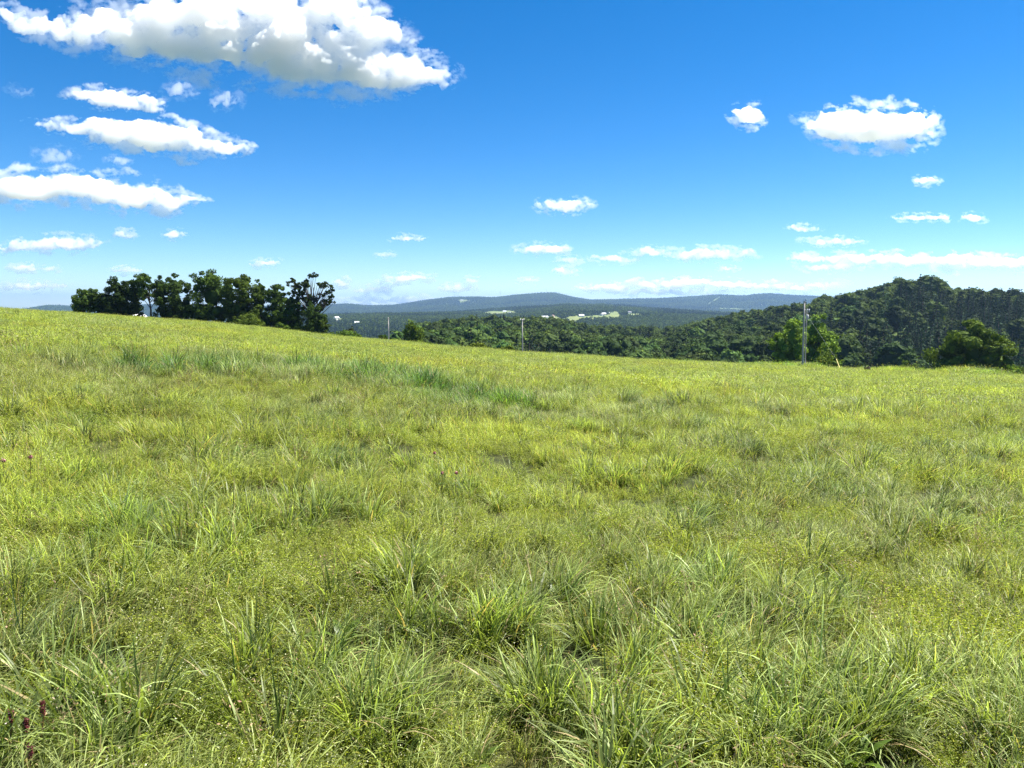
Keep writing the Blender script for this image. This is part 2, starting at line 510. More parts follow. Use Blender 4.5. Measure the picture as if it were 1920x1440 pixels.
def tuft_bed(seed, stems=26, rad=0.19):
    g = np.random.default_rng(seed)
    p = blades(stems, rad, 0.16, 0.34, 0.0026, 0.35, 0.7, 5, seed)
    cl = p[0].reshape(stems, 6, 2, 3).mean(2)
    cs = []
    for k in range(1, 6):
        for j in range(2):
            f = j * 0.5
            c = cl[:, k] * (1 - f) + cl[:, k - 1] * f
            for q in range(5): cs.append(c + g.normal(0, 0.004, (stems, 3)))
    lv = leaflets(np.concatenate(cs), 0.019, seed, 0.15, 0.26)
    top = cl[g.random(stems) < 0.16][:, 5]
    fl = np.concatenate([top + g.normal(0, 0.018, top.shape) for q in range(9)])
    return join_parts('bedstraw_mat', [p, lv, leaflets(fl, 0.008, seed + 1, 0.3, 0.8)], (GM_BED, GM_FLOWER), (0, 0, 1))
def patch_far(seed, broad=False):
    m = GM_BROAD if broad else GM_FINE
    p = blades(230, 0.55, 0.12, 0.46, 0.017, 0.40, 1.0, 3, seed, follow=0.0)
    g = np.random.default_rng(seed)
    cs = np.stack([g.normal(0, 0.33, 260), g.normal(0, 0.33, 260), 0.12 + 0.22 * g.random(260)], 1)
    return join_parts('grass_patch', [p, leaflets(cs, 0.05, seed, 0.3, 0.35)], (m, GM_BED, GM_FLOWER), (0, 1))

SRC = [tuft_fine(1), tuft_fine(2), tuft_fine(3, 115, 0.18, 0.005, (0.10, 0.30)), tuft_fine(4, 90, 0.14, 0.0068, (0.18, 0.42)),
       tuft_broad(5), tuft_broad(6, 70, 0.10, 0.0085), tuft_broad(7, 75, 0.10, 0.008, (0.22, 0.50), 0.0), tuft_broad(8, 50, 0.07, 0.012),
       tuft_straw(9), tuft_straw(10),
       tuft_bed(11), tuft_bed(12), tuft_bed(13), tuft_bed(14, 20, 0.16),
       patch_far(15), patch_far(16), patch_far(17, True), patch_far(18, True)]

def scatter_points(r0, r1, dens, seed, half=0.74):
    """random points over the field sector between two distances"""
    g = np.random.default_rng(seed)
    area = half * (r1 * r1 - r0 * r0)
    n = int(area * dens)
    r = np.sqrt(r0 * r0 + g.random(n) * (r1 * r1 - r0 * r0)); az = (g.random(n) * 2 - 1) * half
    return r * np.sin(az), r * np.cos(az), g

LUSH = [(620, 700, 5.0, 2.0), (520, 690, 2.5, 1.2), (720, 715, 3.0, 1.3), (880, 745, 2.2, 1.2), (800, 725, 2.4, 1.2), (960, 755, 1.2, 0.8), (300, 690, 2.0, 1.0), (400, 690, 1.6, 1.0)]
def field_hit(px, py):
    d = px_dir(px, py); h = math.hypot(d[0], d[1])
    rr = np.geomspace(1.5, 140, 600); x = rr * d[0] / h; y = rr * d[1] / h
    u = np.nonzero(EYE + rr * d[2] / h < ground_z(x, y) + 0.2)[0]
    i = u[0] if len(u) else len(rr) - 1
    return float(x[i]), float(y[i])
LUSH_W = [(*field_hit(p, q), a, b) for p, q, a, b in LUSH]
def lush(x, y):
    s = np.zeros_like(x)
    for cx, cyy, a, b in LUSH_W:
        s = np.maximum(s, np.clip(1.25 - np.hypot((x - cx) / a, (y - cyy) / (b * 2.2)), 0, 1))
    return s ** 1.15 * np.clip(2.2 * fbm(x / 1.3, y / 1.3, 3, 77) - 0.25, 0, 1)

def field_tint(x, y, g):
    n1 = fbm(x / 6.0, y / 6.0, 4, 40); n2 = fbm(x / 1.3, y / 1.3, 3, 50); n3 = fbm(x / 14.0 + 3, y / 22.0, 3, 60)
    n4 = fbm(x / 0.6, y / 0.6, 2, 66)
    t = np.ones((len(x), 3))
    warm = np.clip((n1 - 0.5) * 2.4, -1, 1)[:, None]
    t = t * (1 + warm * np.array([0.04, 0.02, -0.06]))
    t = t * (1 + np.clip((n2 - 0.5) * 2, -1, 1)[:, None] * np.array([0.30, 0.30, 0.26]))
    br = np.clip((n3 - 0.58) * 5, 0, 1)[:, None]
    t = t * (1 - br) + t * br * np.array([1.03, 0.95, 0.92])
    blue = np.clip((n4 - 0.60) * 4, 0, 1)[:, None]
    t = t * (1 - blue) + t * blue * np.array([0.80, 0.92, 1.05])
    lu = lush(x, y)[:, None]
    t = t * (1 - lu) + lu * np.array([0.36, 0.60, 0.40]) * (0.8 + 0.4 * g.random((len(x), 1)))
    return np.clip(t * (0.85 + 0.3 * g.random((len(x), 1))), 0.05, 2.5)

P = []; Ro = []; Sc = []; Ix = []; Ti = []
def emit(x, y, g, idx, scl, tint, sink=0.0, tilt=0.12):
    z = ground_z(x, y) - sink
    P.append(np.stack([x, y, z], 1)); n = len(x)
    swath = 7.0 * fbm(x / 5.0, y / 5.0, 2, 140) - 3.0 + g.normal(0, 0.55, n)     # the wind-combed lie of the grass
    Ro.append(np.stack([g.normal(0, tilt, n), g.normal(0, tilt, n), swath], 1))
    Sc.append(scl if scl.ndim == 2 else np.repeat(scl[:, None], 3, 1)); Ix.append(idx); Ti.append(tint)

def hgt(x, y, g):
    """how tall the sward stands here"""
    return np.clip(0.28 + 1.35 * fbm(x / 0.75, y / 0.75, 3, 90, 0.6), 0.45, 1.4) * (0.75 + 0.5 * g.random(len(x)))

for (r0, r1, dens, sd_, k) in ((0.9, 9, 60, 1, 0.74), (9, 22, 24, 2, 0.95), (22, 40, 9, 3, 1.4)):
    x, y, g = scatter_points(r0, r1, dens, 100 + sd_)
    n = len(x); sp = fbm(x / 0.8, y / 0.8, 3, 300); u = g.random(n)
    lu = lush(x, y)
    bedp = np.clip(0.34 + (sp - 0.5) * 3.2, 0.05, 0.8) * (1 - lu)
    thin = fbm(x / 0.45, y / 0.45, 2, 330) > 0.32 - 0.1 * g.random(n)
    bro = np.clip(0.12 + (fbm(x / 0.7 + 50, y / 0.7, 2, 310) - 0.58) * 2.0, 0.03, 0.5)
    bro = np.maximum(bro + (0.07 if r0 < 5 else 0.05), lu * 0.6)
    idx = np.where(u < bedp, g.integers(10, 14, n), np.where(g.random(n) < bro, g.integers(4, 8, n), g.integers(0, 4, n)))
    idx = np.where(g.random(n) < 0.045, g.integers(8, 10, n), idx)
    s = hgt(x, y, g) * k * np.where((idx >= 10) & (idx < 14), 0.92, 1.0) * (1 + 0.35 * lu)
    x, y, idx, s = x[thin], y[thin], idx[thin], s[thin]
    emit(x, y, g, idx, s, field_tint(x, y, g))
for (r0, r1, dens, sd_, k) in ((32, 70, 5.0, 4, 1.0), (70, 165, 2.6, 5, 1.25)):
    x, y, g = scatter_points(r0, r1, dens, 100 + sd_)
    keep = np.hypot(x, y) < field_R(np.arctan2(x, y)) + 14
    x = x[keep]; y = y[keep]; n = len(x); lu = lush(x, y)
    idx = np.where(g.random(n) < np.clip(0.25 + lu, 0, 1), g.integers(16, 18, n), g.integers(14, 16, n))
    emit(x, y, g, idx, hgt(x, y, g) * k, field_tint(x, y, g))
# single big clumps that stand out in the sward
CLUMPS = [(235, 735, 3), (430, 842, 3), (820, 745, 4), (1140, 880, 5), (1190, 900, 3), (1500, 890, 5), (1610, 875, 5), (1540, 772, 3), (1380, 825, 4), (1890, 820, 3),
          (905, 1150, 5), (1020, 1120, 4), (545, 1245, 5), (700, 1300, 6), (1600, 1300, 4), (1400, 1330, 6), (1860, 1340, 6), (1720, 1290, 5), (1180, 1390, 4),
          (120, 1060, 5), (760, 1060, 5), (640, 950, 4), (800, 880, 4), (420, 1000, 4), (1280, 1180, 5), (1330, 1060, 4), (250, 1280, 4), (60, 1390, 4), (1080, 1290, 5)]
for px_, py_, nn in CLUMPS:
    x0, y0 = field_hit(px_, py_)
    g = np.random.default_rng(px_)
    rr = 0.03 * math.hypot(x0, y0) + 0.07
    x = x0 + g.normal(0, rr, nn * 2); y = y0 + g.normal(0, rr * 0.8, nn * 2)
    t = np.tile(np.array([0.92, 0.97, 0.85]), (len(x), 1)) * (0.75 + 0.5 * g.random((len(x), 1)))
    emit(x, y, g, g.integers(4, 8, len(x)), 0.75 + 0.35 * g.random(len(x)), t, tilt=0.2)
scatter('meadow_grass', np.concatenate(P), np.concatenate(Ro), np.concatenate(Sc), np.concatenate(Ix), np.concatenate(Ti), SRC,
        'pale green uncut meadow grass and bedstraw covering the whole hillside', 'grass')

# tall leafy weeds along the far edge of the meadow
P = []; Ro = []; Sc = []; Ix = []; Ti = []
g = np.random.default_rng(5)
n = 5200
pxs = 600 + 1450 * g.random(n); 
azw = np.array([px_az(p, 690) for p in pxs]); rw = field_R(azw) + 2 + g.normal(0, 3.0, n) + 3
x = rw * np.sin(azw); y = rw * np.cos(azw)
dn = fbm(pxs / 60.0, pxs * 0 + 3, 3, 8)
wt = np.clip((pxs - 1330) / 200, 0.12, 1.0)
keep = g.random(n) < np.clip(dn * 1.6 - 0.25, 0.05, 1) * (0.35 + 0.65 * wt)
x, y, wt, dn = x[keep], y[keep], wt[keep], dn[keep]
s = (1.2 + 2.6 * dn * wt) * (0.7 + 0.5 * g.random(len(x)))
t = np.stack([0.75 + 0.35 * g.random(len(x)), 0.85 + 0.3 * g.random(len(x)), 0.8 + 0 * x], 1)
emit(x, y, g, g.integers(0, 4, len(x)), s, t)
scatter('edge_weeds', np.concatenate(P), np.concatenate(Ro), np.concatenate(Sc), np.concatenate(Ix), np.concatenate(Ti),
        [patch_far(31), patch_far(32), tuft_bed(33), tuft_bed(34)], 'tall leafy weeds growing along the far edge of the meadow', 'weeds')

# ------------------------------------------------------------------ trees
def cards(cent, nrm, size, seed, jitter=0.8, aspect=0.7):
    g = np.random.default_rng(seed); n = len(cent)
    nr = nrm + g.normal(0, jitter, (n, 3)); nr /= np.linalg.norm(nr, axis=1)[:, None] + 1e-9
    a = np.cross(nr, g.normal(0, 1, (n, 3))); a /= np.linalg.norm(a, axis=1)[:, None] + 1e-9
    b = np.cross(nr, a)
    s = (size * (0.55 + 0.9 * g.random(n)))[:, None]
    V = np.stack([cent - a * s * 0.5, cent + b * s * aspect * 0.5, cent + a * s * 0.5, cent - b * s * aspect * 0.5], 1).reshape(-1, 3)
    return V, np.arange(4 * n).reshape(n, 4), np.repeat(g.random(n), 4)

def lobe_points(c, rad, n, g, shell=0.55):
    d = g.normal(0, 1, (n, 3)); d /= np.linalg.norm(d, axis=1)[:, None]
    k = (shell + (1 - shell) * g.random(n)) ** 0.8
    return c + d * np.array(rad) * k[:, None], d

def crown_from_lobes(name, lobes, n, size, seed, mat, sub=5, jitter=0.75, core=0.0):
    """lobes: (cx,cy,cz,rx,ry,rz); every lobe breaks up into smaller leaf clumps"""
    g = np.random.default_rng(seed)
    vol = np.array([l[3] * l[5] for l in lobes]); share = vol / vol.sum()
    C = []; D = []
    for l, sh in zip(lobes, share):
        c = np.array(l[:3]); rad = np.array(l[3:])
        m = max(4, int(sub * max(1.2, 12 * sh)))
        cc, dd = lobe_points(c, rad, m, g, 0.6)
        per = max(4, int(n * sh / m))
        for q in range(m):
            rr = rad.mean() * (0.28 + 0.25 * g.random())
            pp, d2 = lobe_points(cc[q], (rr, rr, rr * 0.75), per, g, 0.35)
            C.append(pp); D.append(d2 * 0.6 + dd[q] * 0.6)
    C = np.concatenate(C); D = np.concatenate(D)
    V, F, Rn = cards(C, D, size, seed + 1, jitter)
    if core > 0:  # added solid cores, toned dark for the shade inside the crown
        th, ph = np.meshgrid(np.linspace(0.12, math.pi - 0.12, 7), np.linspace(0, 2 * math.pi, 10, endpoint=False), indexing='ij')
        for l in lobes:
            k = core * (0.85 + 0.3 * g.random(th.shape))
            Q = np.stack([l[0] + l[3] * k * np.sin(th) * np.cos(ph), l[1] + l[4] * k * np.sin(th) * np.sin(ph), l[2] + l[5] * k * np.cos(th)], -1).reshape(-1, 3)
            i, j = np.meshgrid(np.arange(6), np.arange(10), indexing='ij'); jn = (j + 1) % 10
            f = np.stack([i * 10 + j, (i + 1) * 10 + j, (i + 1) * 10 + jn, i * 10 + jn], -1).reshape(-1, 4) + len(V)
            V = np.concatenate([V, Q]); F = np.concatenate([F, f]); Rn = np.concatenate([Rn, np.full(len(Q), 0.15)])
    return mesh_np(name, V, F, {'rnd': ('POINT', Rn)}, mats=(mat,))

def trunk_mesh(name, h, r, limbs, seed, stems=1, mat=None):
    """tapered trunk with limbs reaching towards the given points"""
    g = np.random.default_rng(seed); mb = MB()
    for s in range(stems):
        ox = g.normal(0, 0.5 * r * stems, 2) if stems > 1 else np.zeros(2)
        lean = g.normal(0, 0.03 + 0.08 * (stems > 1), 2)
        zs = np.linspace(-1.2, h, 6)
        path = [(ox[0] + lean[0] * z + 0.02 * h * math.sin(z + s), ox[1] + lean[1] * z, z) for z in zs]
        mb.tube(path, [r * 1.35, r * 1.1, r * 0.9, r * 0.7, r * 0.5, r * 0.25], 7)
    for l in limbs:
        z0 = min(h * 0.9, max(h * 0.25, l[2] * 0.55)); a = np.array([0, 0, z0]); b = np.array(l[:3])
        m = (a + b) / 2 + np.array([0, 0, -0.08 * np.linalg.norm(b - a)]) + g.normal(0, 0.12, 3)
        mb.tube([a, m, b], [r * 0.5, r * 0.32, r * 0.1], 5)
    return mb.build(name, mat or M_BARK, True)

def std_lobes(w, h, z0, n, seed, top=1.0):
    """a rounded crown of half width w from z0 to h"""
    g = np.random.default_rng(seed); L = []
    zc = (z0 + h) / 2; hz = (h - z0) / 2
    L.append((0, 0, zc, w * 0.78, w * 0.78, hz * 0.85))
    for k in range(n):
        a = g.random() * 6.283; q = g.random() * 2 - 0.85
        q = max(-0.9, min(0.95, q)); ring = (math.sqrt(max(0.05, 1 - q * q)) if q > -0.1 else 1.0 - 0.25 * abs(q)) * (0.55 + 0.25 * g.random())
        s = 0.36 + 0.22 * g.random()
        L.append((w * ring * math.cos(a), w * ring * math.sin(a), zc + hz * q * 0.74, w * s, w * s, hz * s * 0.85))
    if z0 < 0.12 * h:
        for k in range(7):
            a = k * 0.9 + g.random(); s = 0.40 + 0.15 * g.random()
            L.append((w * 0.6 * math.cos(a), w * 0.6 * math.sin(a), max(0.05, 0.16 + 0.1 * g.random()) * h, w * s, w * s, h * 0.17))
    return L

def plant_tree(*a, **k):
    k['ncards'] = int(k.get('ncards', 2600) * 4.2); k['size'] = 0.76 * k.get('size', 0.42)
    return _plant_tree(*a, **k)
def _plant_tree(name, px, r, top_py, half_px, label, cat='tree', group=None, base_py=None, z0f=0.2, ncards=2600, size=0.42, seed=1, lobes=None,
               col=(1.15, 1.15, 1.1), nl=14, stems=1, rad=None, mat=None, sink=0.15, jitter=0.5, core=0.40):
    p = at_range(px, top_py, r)
    zg = gz(p[0], p[1]) - sink
    h = max(0.8, p[2] - zg); w = half_px / FPX * r
    root = thing(name, (p[0], p[1], zg), label, cat, group, rz=0.0)
    L = lobes(w, h) if lobes else std_lobes(w, h, h * z0f, nl, seed)
    tr = link('trunk' if cat == 'tree' else 'stem', trunk_mesh('trunk', h * 0.8, rad or 0.022 * h, L[1:] if core < 0.3 else L[1:7], seed, stems), root)
    cr = link('crown' if cat == 'tree' else 'foliage', crown_from_lobes('crown', L, ncards, size, seed, mat or M_LEAF, jitter=jitter, core=core), root)
    cr.color = (col[0] * 0.95, col[1] * 0.98, col[2] * 1.05, 1); tr.color = (1, 1, 1, 1)
    return root

G_CL = 'trees of the clump on the left crest'
plant_tree('round_tree', 165, 163, 538, 27, 'leftmost tree of the clump, low and round with several thin stems', group=G_CL, seed=21, stems=3, z0f=0.12, ncards=2200, col=(0.9, 0.95, 0.9))
plant_tree('dense_tree', 224, 160, 524, 36, 'dense dark tree second from the left in the clump', group=G_CL, seed=22, z0f=0.02, ncards=3600, col=(0.6, 0.7, 0.7))
plant_tree('open_tree', 278, 158, 512, 26, 'open airy tree on a bare trunk beside the white dome', group=G_CL, seed=23, z0f=0.36, ncards=1500, nl=12, size=0.40, core=0.15, col=(0.75, 0.85, 0.7), rad=0.17)
plant_tree('dense_tree', 326, 160, 519, 31, 'dark leafy tree just right of the open bare-trunked tree', group=G_CL, seed=24, z0f=0.02, ncards=3200, col=(0.7, 0.8, 0.75))
plant_tree('tall_tree', 396, 158, 503, 41, 'tallest and broadest tree of the clump with a bright green peak', group=G_CL, seed=25, z0f=0.03, ncards=4600, nl=13, col=(0.85, 0.95, 0.7))
plant_tree('leafy_tree', 456, 155, 512, 33, 'tree with yellow-green sunlit right side in the middle of the clump', group=G_CL, seed=26, z0f=0.06, ncards=3400, nl=11, col=(1.1, 1.1, 0.7))
plant_tree('narrow_tree', 488, 157, 526, 13, 'narrow dark tree squeezed between two broader ones in the clump', group=G_CL, seed=27, z0f=0.1, ncards=1400, nl=7, col=(0.65, 0.75, 0.75))
plant_tree('leafy_tree', 513, 155, 528, 19, 'slim upright tree left of the ragged gnarled tree', group=G_CL, seed=28, z0f=0.05, ncards=2000, nl=8, col=(0.75, 0.85, 0.75))
plant_tree('leafy_tree', 538, 151, 553, 24, 'lower leafy tree filling the gap before the ragged gnarled tree', group=G_CL, seed=29, z0f=0.02, ncards=2200, col=(0.85, 0.95, 0.8))
def gnarled(w, h):
    u = w / 43.0; L = []
    for dx, y, rx in ((-32, 528, 8), (-30, 543, 9), (-20, 535, 9), (-10, 530, 9), (-16, 550, 10), (3, 520, 9), (-2, 533, 8), (15, 532, 8), (25, 535, 8), (34, 540, 8), (38, 553, 7),
                      (32, 560, 8), (25, 566, 8), (-30, 562, 10), (-8, 560, 9), (5, 562, 6), (14, 572, 8), (20, 552, 4), (-20, 575, 11), (0, 580, 10)):
        z = h - (y - 515) * u
        yy = random.uniform(-10, 10) * u
        L.append((dx * u, yy, z, rx * u * 0.8, rx * u * 0.8, rx * u * 0.75))
        for q in range(3):
            k = random.uniform(2.5, 4.5) * u
            L.append((dx * u + random.uniform(-8, 8) * u, yy + random.uniform(-6, 6) * u, z + random.uniform(-7, 7) * u, k, k, k))
    return L
plant_tree('gnarled_tree', 582, 150, 515, 43, 'ragged gnarled tree with see-through crown at the right end of the clump', group=G_CL, seed=30, ncards=2100, size=0.40, lobes=gnarled, core=0.2, col=(0.7, 0.75, 0.7), rad=0.24)
plant_tree('willow_tree', 588, 146, 564, 21, 'grey-green fine-leaved tree under the ragged gnarled tree', group=G_CL, seed=31, z0f=0.02, ncards=2200, size=0.3, col=(0.95, 1.1, 1.1))
plant_tree('isolated_tree', 774, 170, 595, 21, 'small lone tree with bright sunlit top between two distant poles', seed=32, z0f=0.32, ncards=1700, nl=10, col=(1.25, 1.25, 0.7), rad=0.16,
           lobes=lambda w, h: [(0, 0, h * .72, w * .75, w * .75, h * .24), (w * .35, 0, h * .66, w * .5, w * .5, h * .17), (-w * .3, 0, h * .6, w * .5, w * .5, h * .14), (0, .3, h * .86, w * .5, w * .5, h * .13),
                               (-w * .5, 0, h * .36, w * .5, w * .5, h * .18), (w * .2, .5, h * .3, w * .6, w * .5, h * .2)])
G_PP = 'light green trees behind the twin poles'
plant_tree('poplar_tree', 1487, 150, 600, 33, 'light green bushy tree behind and left of the twin utility poles', group=G_PP, seed=33, z0f=0.03, ncards=4200, nl=14, size=0.45, col=(1.9, 1.95, 1.2))
plant_tree('poplar_tree', 1535, 152, 598, 32, 'light green bushy tree behind and right of the twin utility poles', group=G_PP, seed=34, z0f=0.03, ncards=4200, nl=14, size=0.45, col=(1.7, 1.75, 1.15))
plant_tree('spreading_tree', 1832, 136, 612, 58, 'large spreading tree at the meadow edge far right, above a pale hoop', seed=35, z0f=0.0, ncards=7200, nl=18, size=0.5, col=(1.5, 1.5, 0.95))

G_BU = 'bushes along the crest of the meadow'
for px, r, tp, hp, lab, col, sz in (
        (466, 148, 589, 26, 'rounded olive bush in front of the clump of trees', (1.7, 1.6, 1.1), 0.3),
        (529, 147, 606, 14, 'small green bush left of the paired dark bushes under the clump', (1.3, 1.4, 0.9), 0.3),
        (566, 146, 608, 14, 'low dark green bush second from the right end of the clump', (0.9, 1.0, 0.8), 0.3),
        (598, 145, 598, 19, 'green bush with a reddish right side at the right end of the clump', (1.2, 1.2, 0.8), 0.3),
        (657, 145, 611, 14, 'dark purplish bush standing behind a low green bush right of the clump', (0.6, 0.5, 0.6), 0.3),
        (650, 140, 619, 24, 'low wide green bush just right of the clump of trees', (1.0, 1.1, 0.8), 0.3),
        (719, 146, 628, 13, 'small dark bush at the foot of the distant pole left of the lone tree', (0.6, 0.7, 0.55), 0.3),
        (742, 140, 635, 12, 'low yellowish bush between the distant pole and the lone tree', (1.4, 1.4, 0.8), 0.28),
        (785, 130, 638, 7, 'small yellow-green shrub right below the lone tree', (1.9, 1.8, 0.9), 0.25),
        (802, 126, 641, 7, 'tiny yellow-green shrub right of the one under the lone tree', (1.9, 1.8, 0.9), 0.25),
        (895, 122, 643, 22, 'brownish olive bush on the crest left of the middle pole', (1.6, 1.35, 0.9), 0.3),
        (952, 124, 647, 18, 'olive bush at the foot of the middle pole', (1.3, 1.2, 0.8), 0.3),
        (1548, 142, 656, 30, 'leaning olive shrub under the yellow guy wire guard', (1.5, 1.45, 0.8), 0.32),
        (1712, 140, 672, 22, 'grey-green shrub left of the large spreading tree', (1.1, 1.2, 1.0), 0.32),
        (1900, 126, 686, 14, 'small bright green shrub at the far right of the meadow edge', (1.5, 1.6, 0.9), 0.3)):
    plant_tree('bush', px, r, tp, hp, lab, 'bush', G_BU, seed=px, z0f=-0.1, ncards=1100, size=sz, col=col, nl=7, stems=3, rad=0.05)

# shared forest tree kinds -----------------------------------------------------
def forest_broad(seed):
    g = np.random.default_rng(seed); h = 13.5; w = 5.2 + 1.2 * g.random()
    L = std_lobes(w, h, 2.2, 12, seed)
    return crown_from_lobes('broadleaf_crown', L, 1700, 0.85, seed, M_LEAF, 6, 0.32, 0.76), trunk_mesh('broadleaf_trunk', 10.5, 0.24, L[1:5], seed)
def forest_conifer(seed):
    g = np.random.default_rng(seed); h = 15.5; C = []; D = []
    tiers = 13
    for k in range(tiers):
        f = k / (tiers - 1); z = 1.8 + f * (h - 2.0); rr = 3.7 * (1 - f) ** 0.85 + 0.15
        nb = max(5, int(11 * (1 - f)) + 3)
        for b in range(nb):
            a = g.random() * 6.283; reach = rr * (0.75 + 0.4 * g.random())
            for q in np.linspace(0.3, 1, 6):
                C.append((reach * q * math.cos(a), reach * q * math.sin(a), z - 0.35 * reach * q * q + g.normal(0, 0.12)))
                D.append((0.25 * math.cos(a), 0.25 * math.sin(a), 0.9))
    V, F, Rn = cards(np.array(C), np.array(D), 0.8, seed, 0.45, 0.55)
    me = mesh_np('conifer_crown', V, F, {'rnd': ('POINT', Rn)}, mats=(M_CONIF,))
    mb = MB().tube([(0, 0, -1.5), (0, 0, 6), (0, 0, h)], [0.28, 0.18, 0.04], 6)
    return me, mb.build('conifer_trunk', M_BARK, True)
BROAD = [forest_broad(400 + k) for k in range(7)]
CONIF = [forest_conifer(500 + k) for k in range(5)]

# where the near woods stand: valley wood in the middle, wooded hill on the right
def wood_points(seed, spacing):
    g = np.random.default_rng(seed)
    n = int(0.5 * (px_az(2150) - px_az(640)) * (720.0 ** 2 - 215.0 ** 2) / spacing ** 2 * 2.2)
    r = np.sqrt(215.0 ** 2 + g.random(n) * (720.0 ** 2 - 215.0 ** 2)); az = px_az(640) + g.random(n) * (px_az(2150) - px_az(640))
    x, y = r * np.sin(az), r * np.cos(az)
    # thin out to a minimum spacing with a grid hash
    cell = {}; keep = []
    for i in range(n):
        kx, ky = int(x[i] // spacing), int(y[i] // spacing); ok = True
        for dx in (-1, 0, 1):
            for dy in (-1, 0, 1):
                for j in cell.get((kx + dx, ky + dy), ()):
                    if (x[i] - x[j]) ** 2 + (y[i] - y[j]) ** 2 < spacing ** 2: ok = False; break
                if not ok: break
            if not ok: break
        if ok: cell.setdefault((kx, ky), []).append(i); keep.append(i)
    k = np.array(keep)
    return x[k], y[k], g
wx, wy, g = wood_points(3, 5.6)
wr = np.hypot(wx, wy); waz = np.arctan2(wx, wy); wz = ground_z(wx, wy)
con = fbm(wx / 70, wy / 70, 3, 99) + 0.22 * np.clip((waz - px_az(1560)) / 0.1, -1, 1) * (wr < 520) - 0.30 * np.clip((wr - 500) / 60, 0, 1) - 0.08 * np.clip((290 - wr) / 60, 0, 1) + 0.13 * ((waz > px_az(850)) & (waz < px_az(1260)))
is_con = con + g.normal(0, 0.07, len(wx)) > 0.53
wh = np.where(is_con, 0.62 + 0.55 * g.random(len(wx)), 0.58 + 0.60 * g.random(len(wx)) ** 1.3)
wh = wh * np.clip(0.5 + (wr - 215) / 120.0, 0.5, 1.0)
_a, _s = curve(NEARTOP)
lid = EYE + wr * (np.interp(waz, _a, _s) + g.normal(0.0005, 0.0015, len(wx))) - wz
wh = np.minimum(wh, lid / np.where(is_con, 15.5, 13.5) * 1.06)
wh[wh < 0.38] = 0
knoll = np.exp(-((waz - px_az(1710)) / 0.028) ** 2)
wh = np.where(knoll * (wr > 480) > 0.5, wh * 1.08, wh)
top = wz + wh * np.where(is_con, 15.5, 13.5)
# keep trees that can be seen: nothing nearer reaches clearly higher
order = np.argsort(wr); slope = (top - EYE) / wr
bins = ((waz + 1.0) * 900).astype(int); runmax = {}
vis = np.zeros(len(wx), bool); shown = np.zeros(len(wx))
edge_s = np.interp(waz, E_AZ, E_SL)
for i in order:
    b = bins[i]; m = max(runmax.get(b + d, -1.0) for d in (-2, -1, 0, 1, 2))
    base = max(edge_s[i], m)
    shown[i] = slope[i] - base
    vis[i] = wh[i] > 0 and slope[i] > max(edge_s[i] + 0.0015, m - 0.010)
    for d in (-3, -2, -1, 0, 1, 2, 3):
        if slope[i] - 0.008 > runmax.get(b + d, -1.0): runmax[b + d] = slope[i] - 0.008
inframe = (waz > px_az(650)) & (waz < px_az(1960))
kind_v = np.where(is_con, g.integers(0, len(CONIF), len(wx)), g.integers(0, len(BROAD), len(wx)))
rotz = g.random(len(wx)) * 6.283
single = np.zeros(len(wx), bool)
for flag in (False, True):
    c = np.nonzero(vis & inframe & (is_con == flag))[0]
    c = c[np.argsort(-(np.clip(shown[c], -0.004, 0.03) + 6.0 / wr[c]))][:300]
    single[c] = True
def wood_label(i):
    pxl = 960 + FPX * math.tan(waz[i])
    kind = 'dark pointed conifer' if is_con[i] else 'rounded green tree'
    if pxl < 960: where = 'in the wood left of the middle pole'
    elif pxl < 1230: where = 'in the wood right of the middle pole'
    elif pxl < 1470: where = 'on the left shoulder of the hill'
    elif pxl < 1640: where = 'on the hill straight behind the twin poles'
    elif pxl < 1780: where = 'below the domed summit of the hill'
    else: where = 'on the hill behind the large spreading tree'
    where2 = ' near the foot' if wr[i] < 330 else ('' if wr[i] < 470 else ' near the skyline')
    return kind, where, where2
for i in np.nonzero(single)[0]:
    crown, trunk = (CONIF if is_con[i] else BROAD)[kind_v[i]]
    kind, where, w2 = wood_label(i)
    root = thing('conifer_tree' if is_con[i] else 'broadleaf_tree', (wx[i], wy[i], wz[i] - 0.3), '%s %s%s' % (kind, where, w2), 'conifer' if is_con[i] else 'tree',
                 '%ss %s%s' % (kind, where, w2), rz=rotz[i])
    s = wh[i]; wdt = s * random.uniform(0.9, 1.15)
    v = random.uniform(0.45, 0.95) if random.random() < 0.82 else random.uniform(1.1, 1.6); yl = random.uniform(0.82, 1.12)
    cr = link('crown', crown, root, scale=(wdt, wdt, s)); cr.color = (v * yl * 0.9, v * 0.97, v * 1.15, 1)
    link('trunk', trunk, root, scale=(wdt, wdt, s))
rest = np.nonzero(~single & (vis | (~inframe)) & (wh > 0))[0]
src = [c for c, t in BROAD] + [c for c, t in CONIF]
scatter('hillside_wood', np.stack([wx[rest], wy[rest], wz[rest] - 0.3], 1), np.stack([0 * rest, 0 * rest, rotz[rest]], 1), np.stack([wh[rest]] * 3, 1),
        np.where(is_con[rest], kind_v[rest] + len(BROAD), kind_v[rest]), np.ones((len(rest), 3)), src,
        'dense mixed wood covering the valley and the hill beyond the meadow', 'wood')
print('wood', len(wx), 'vis', vis.sum(), 'single', single.sum(), 'rest', len(rest))

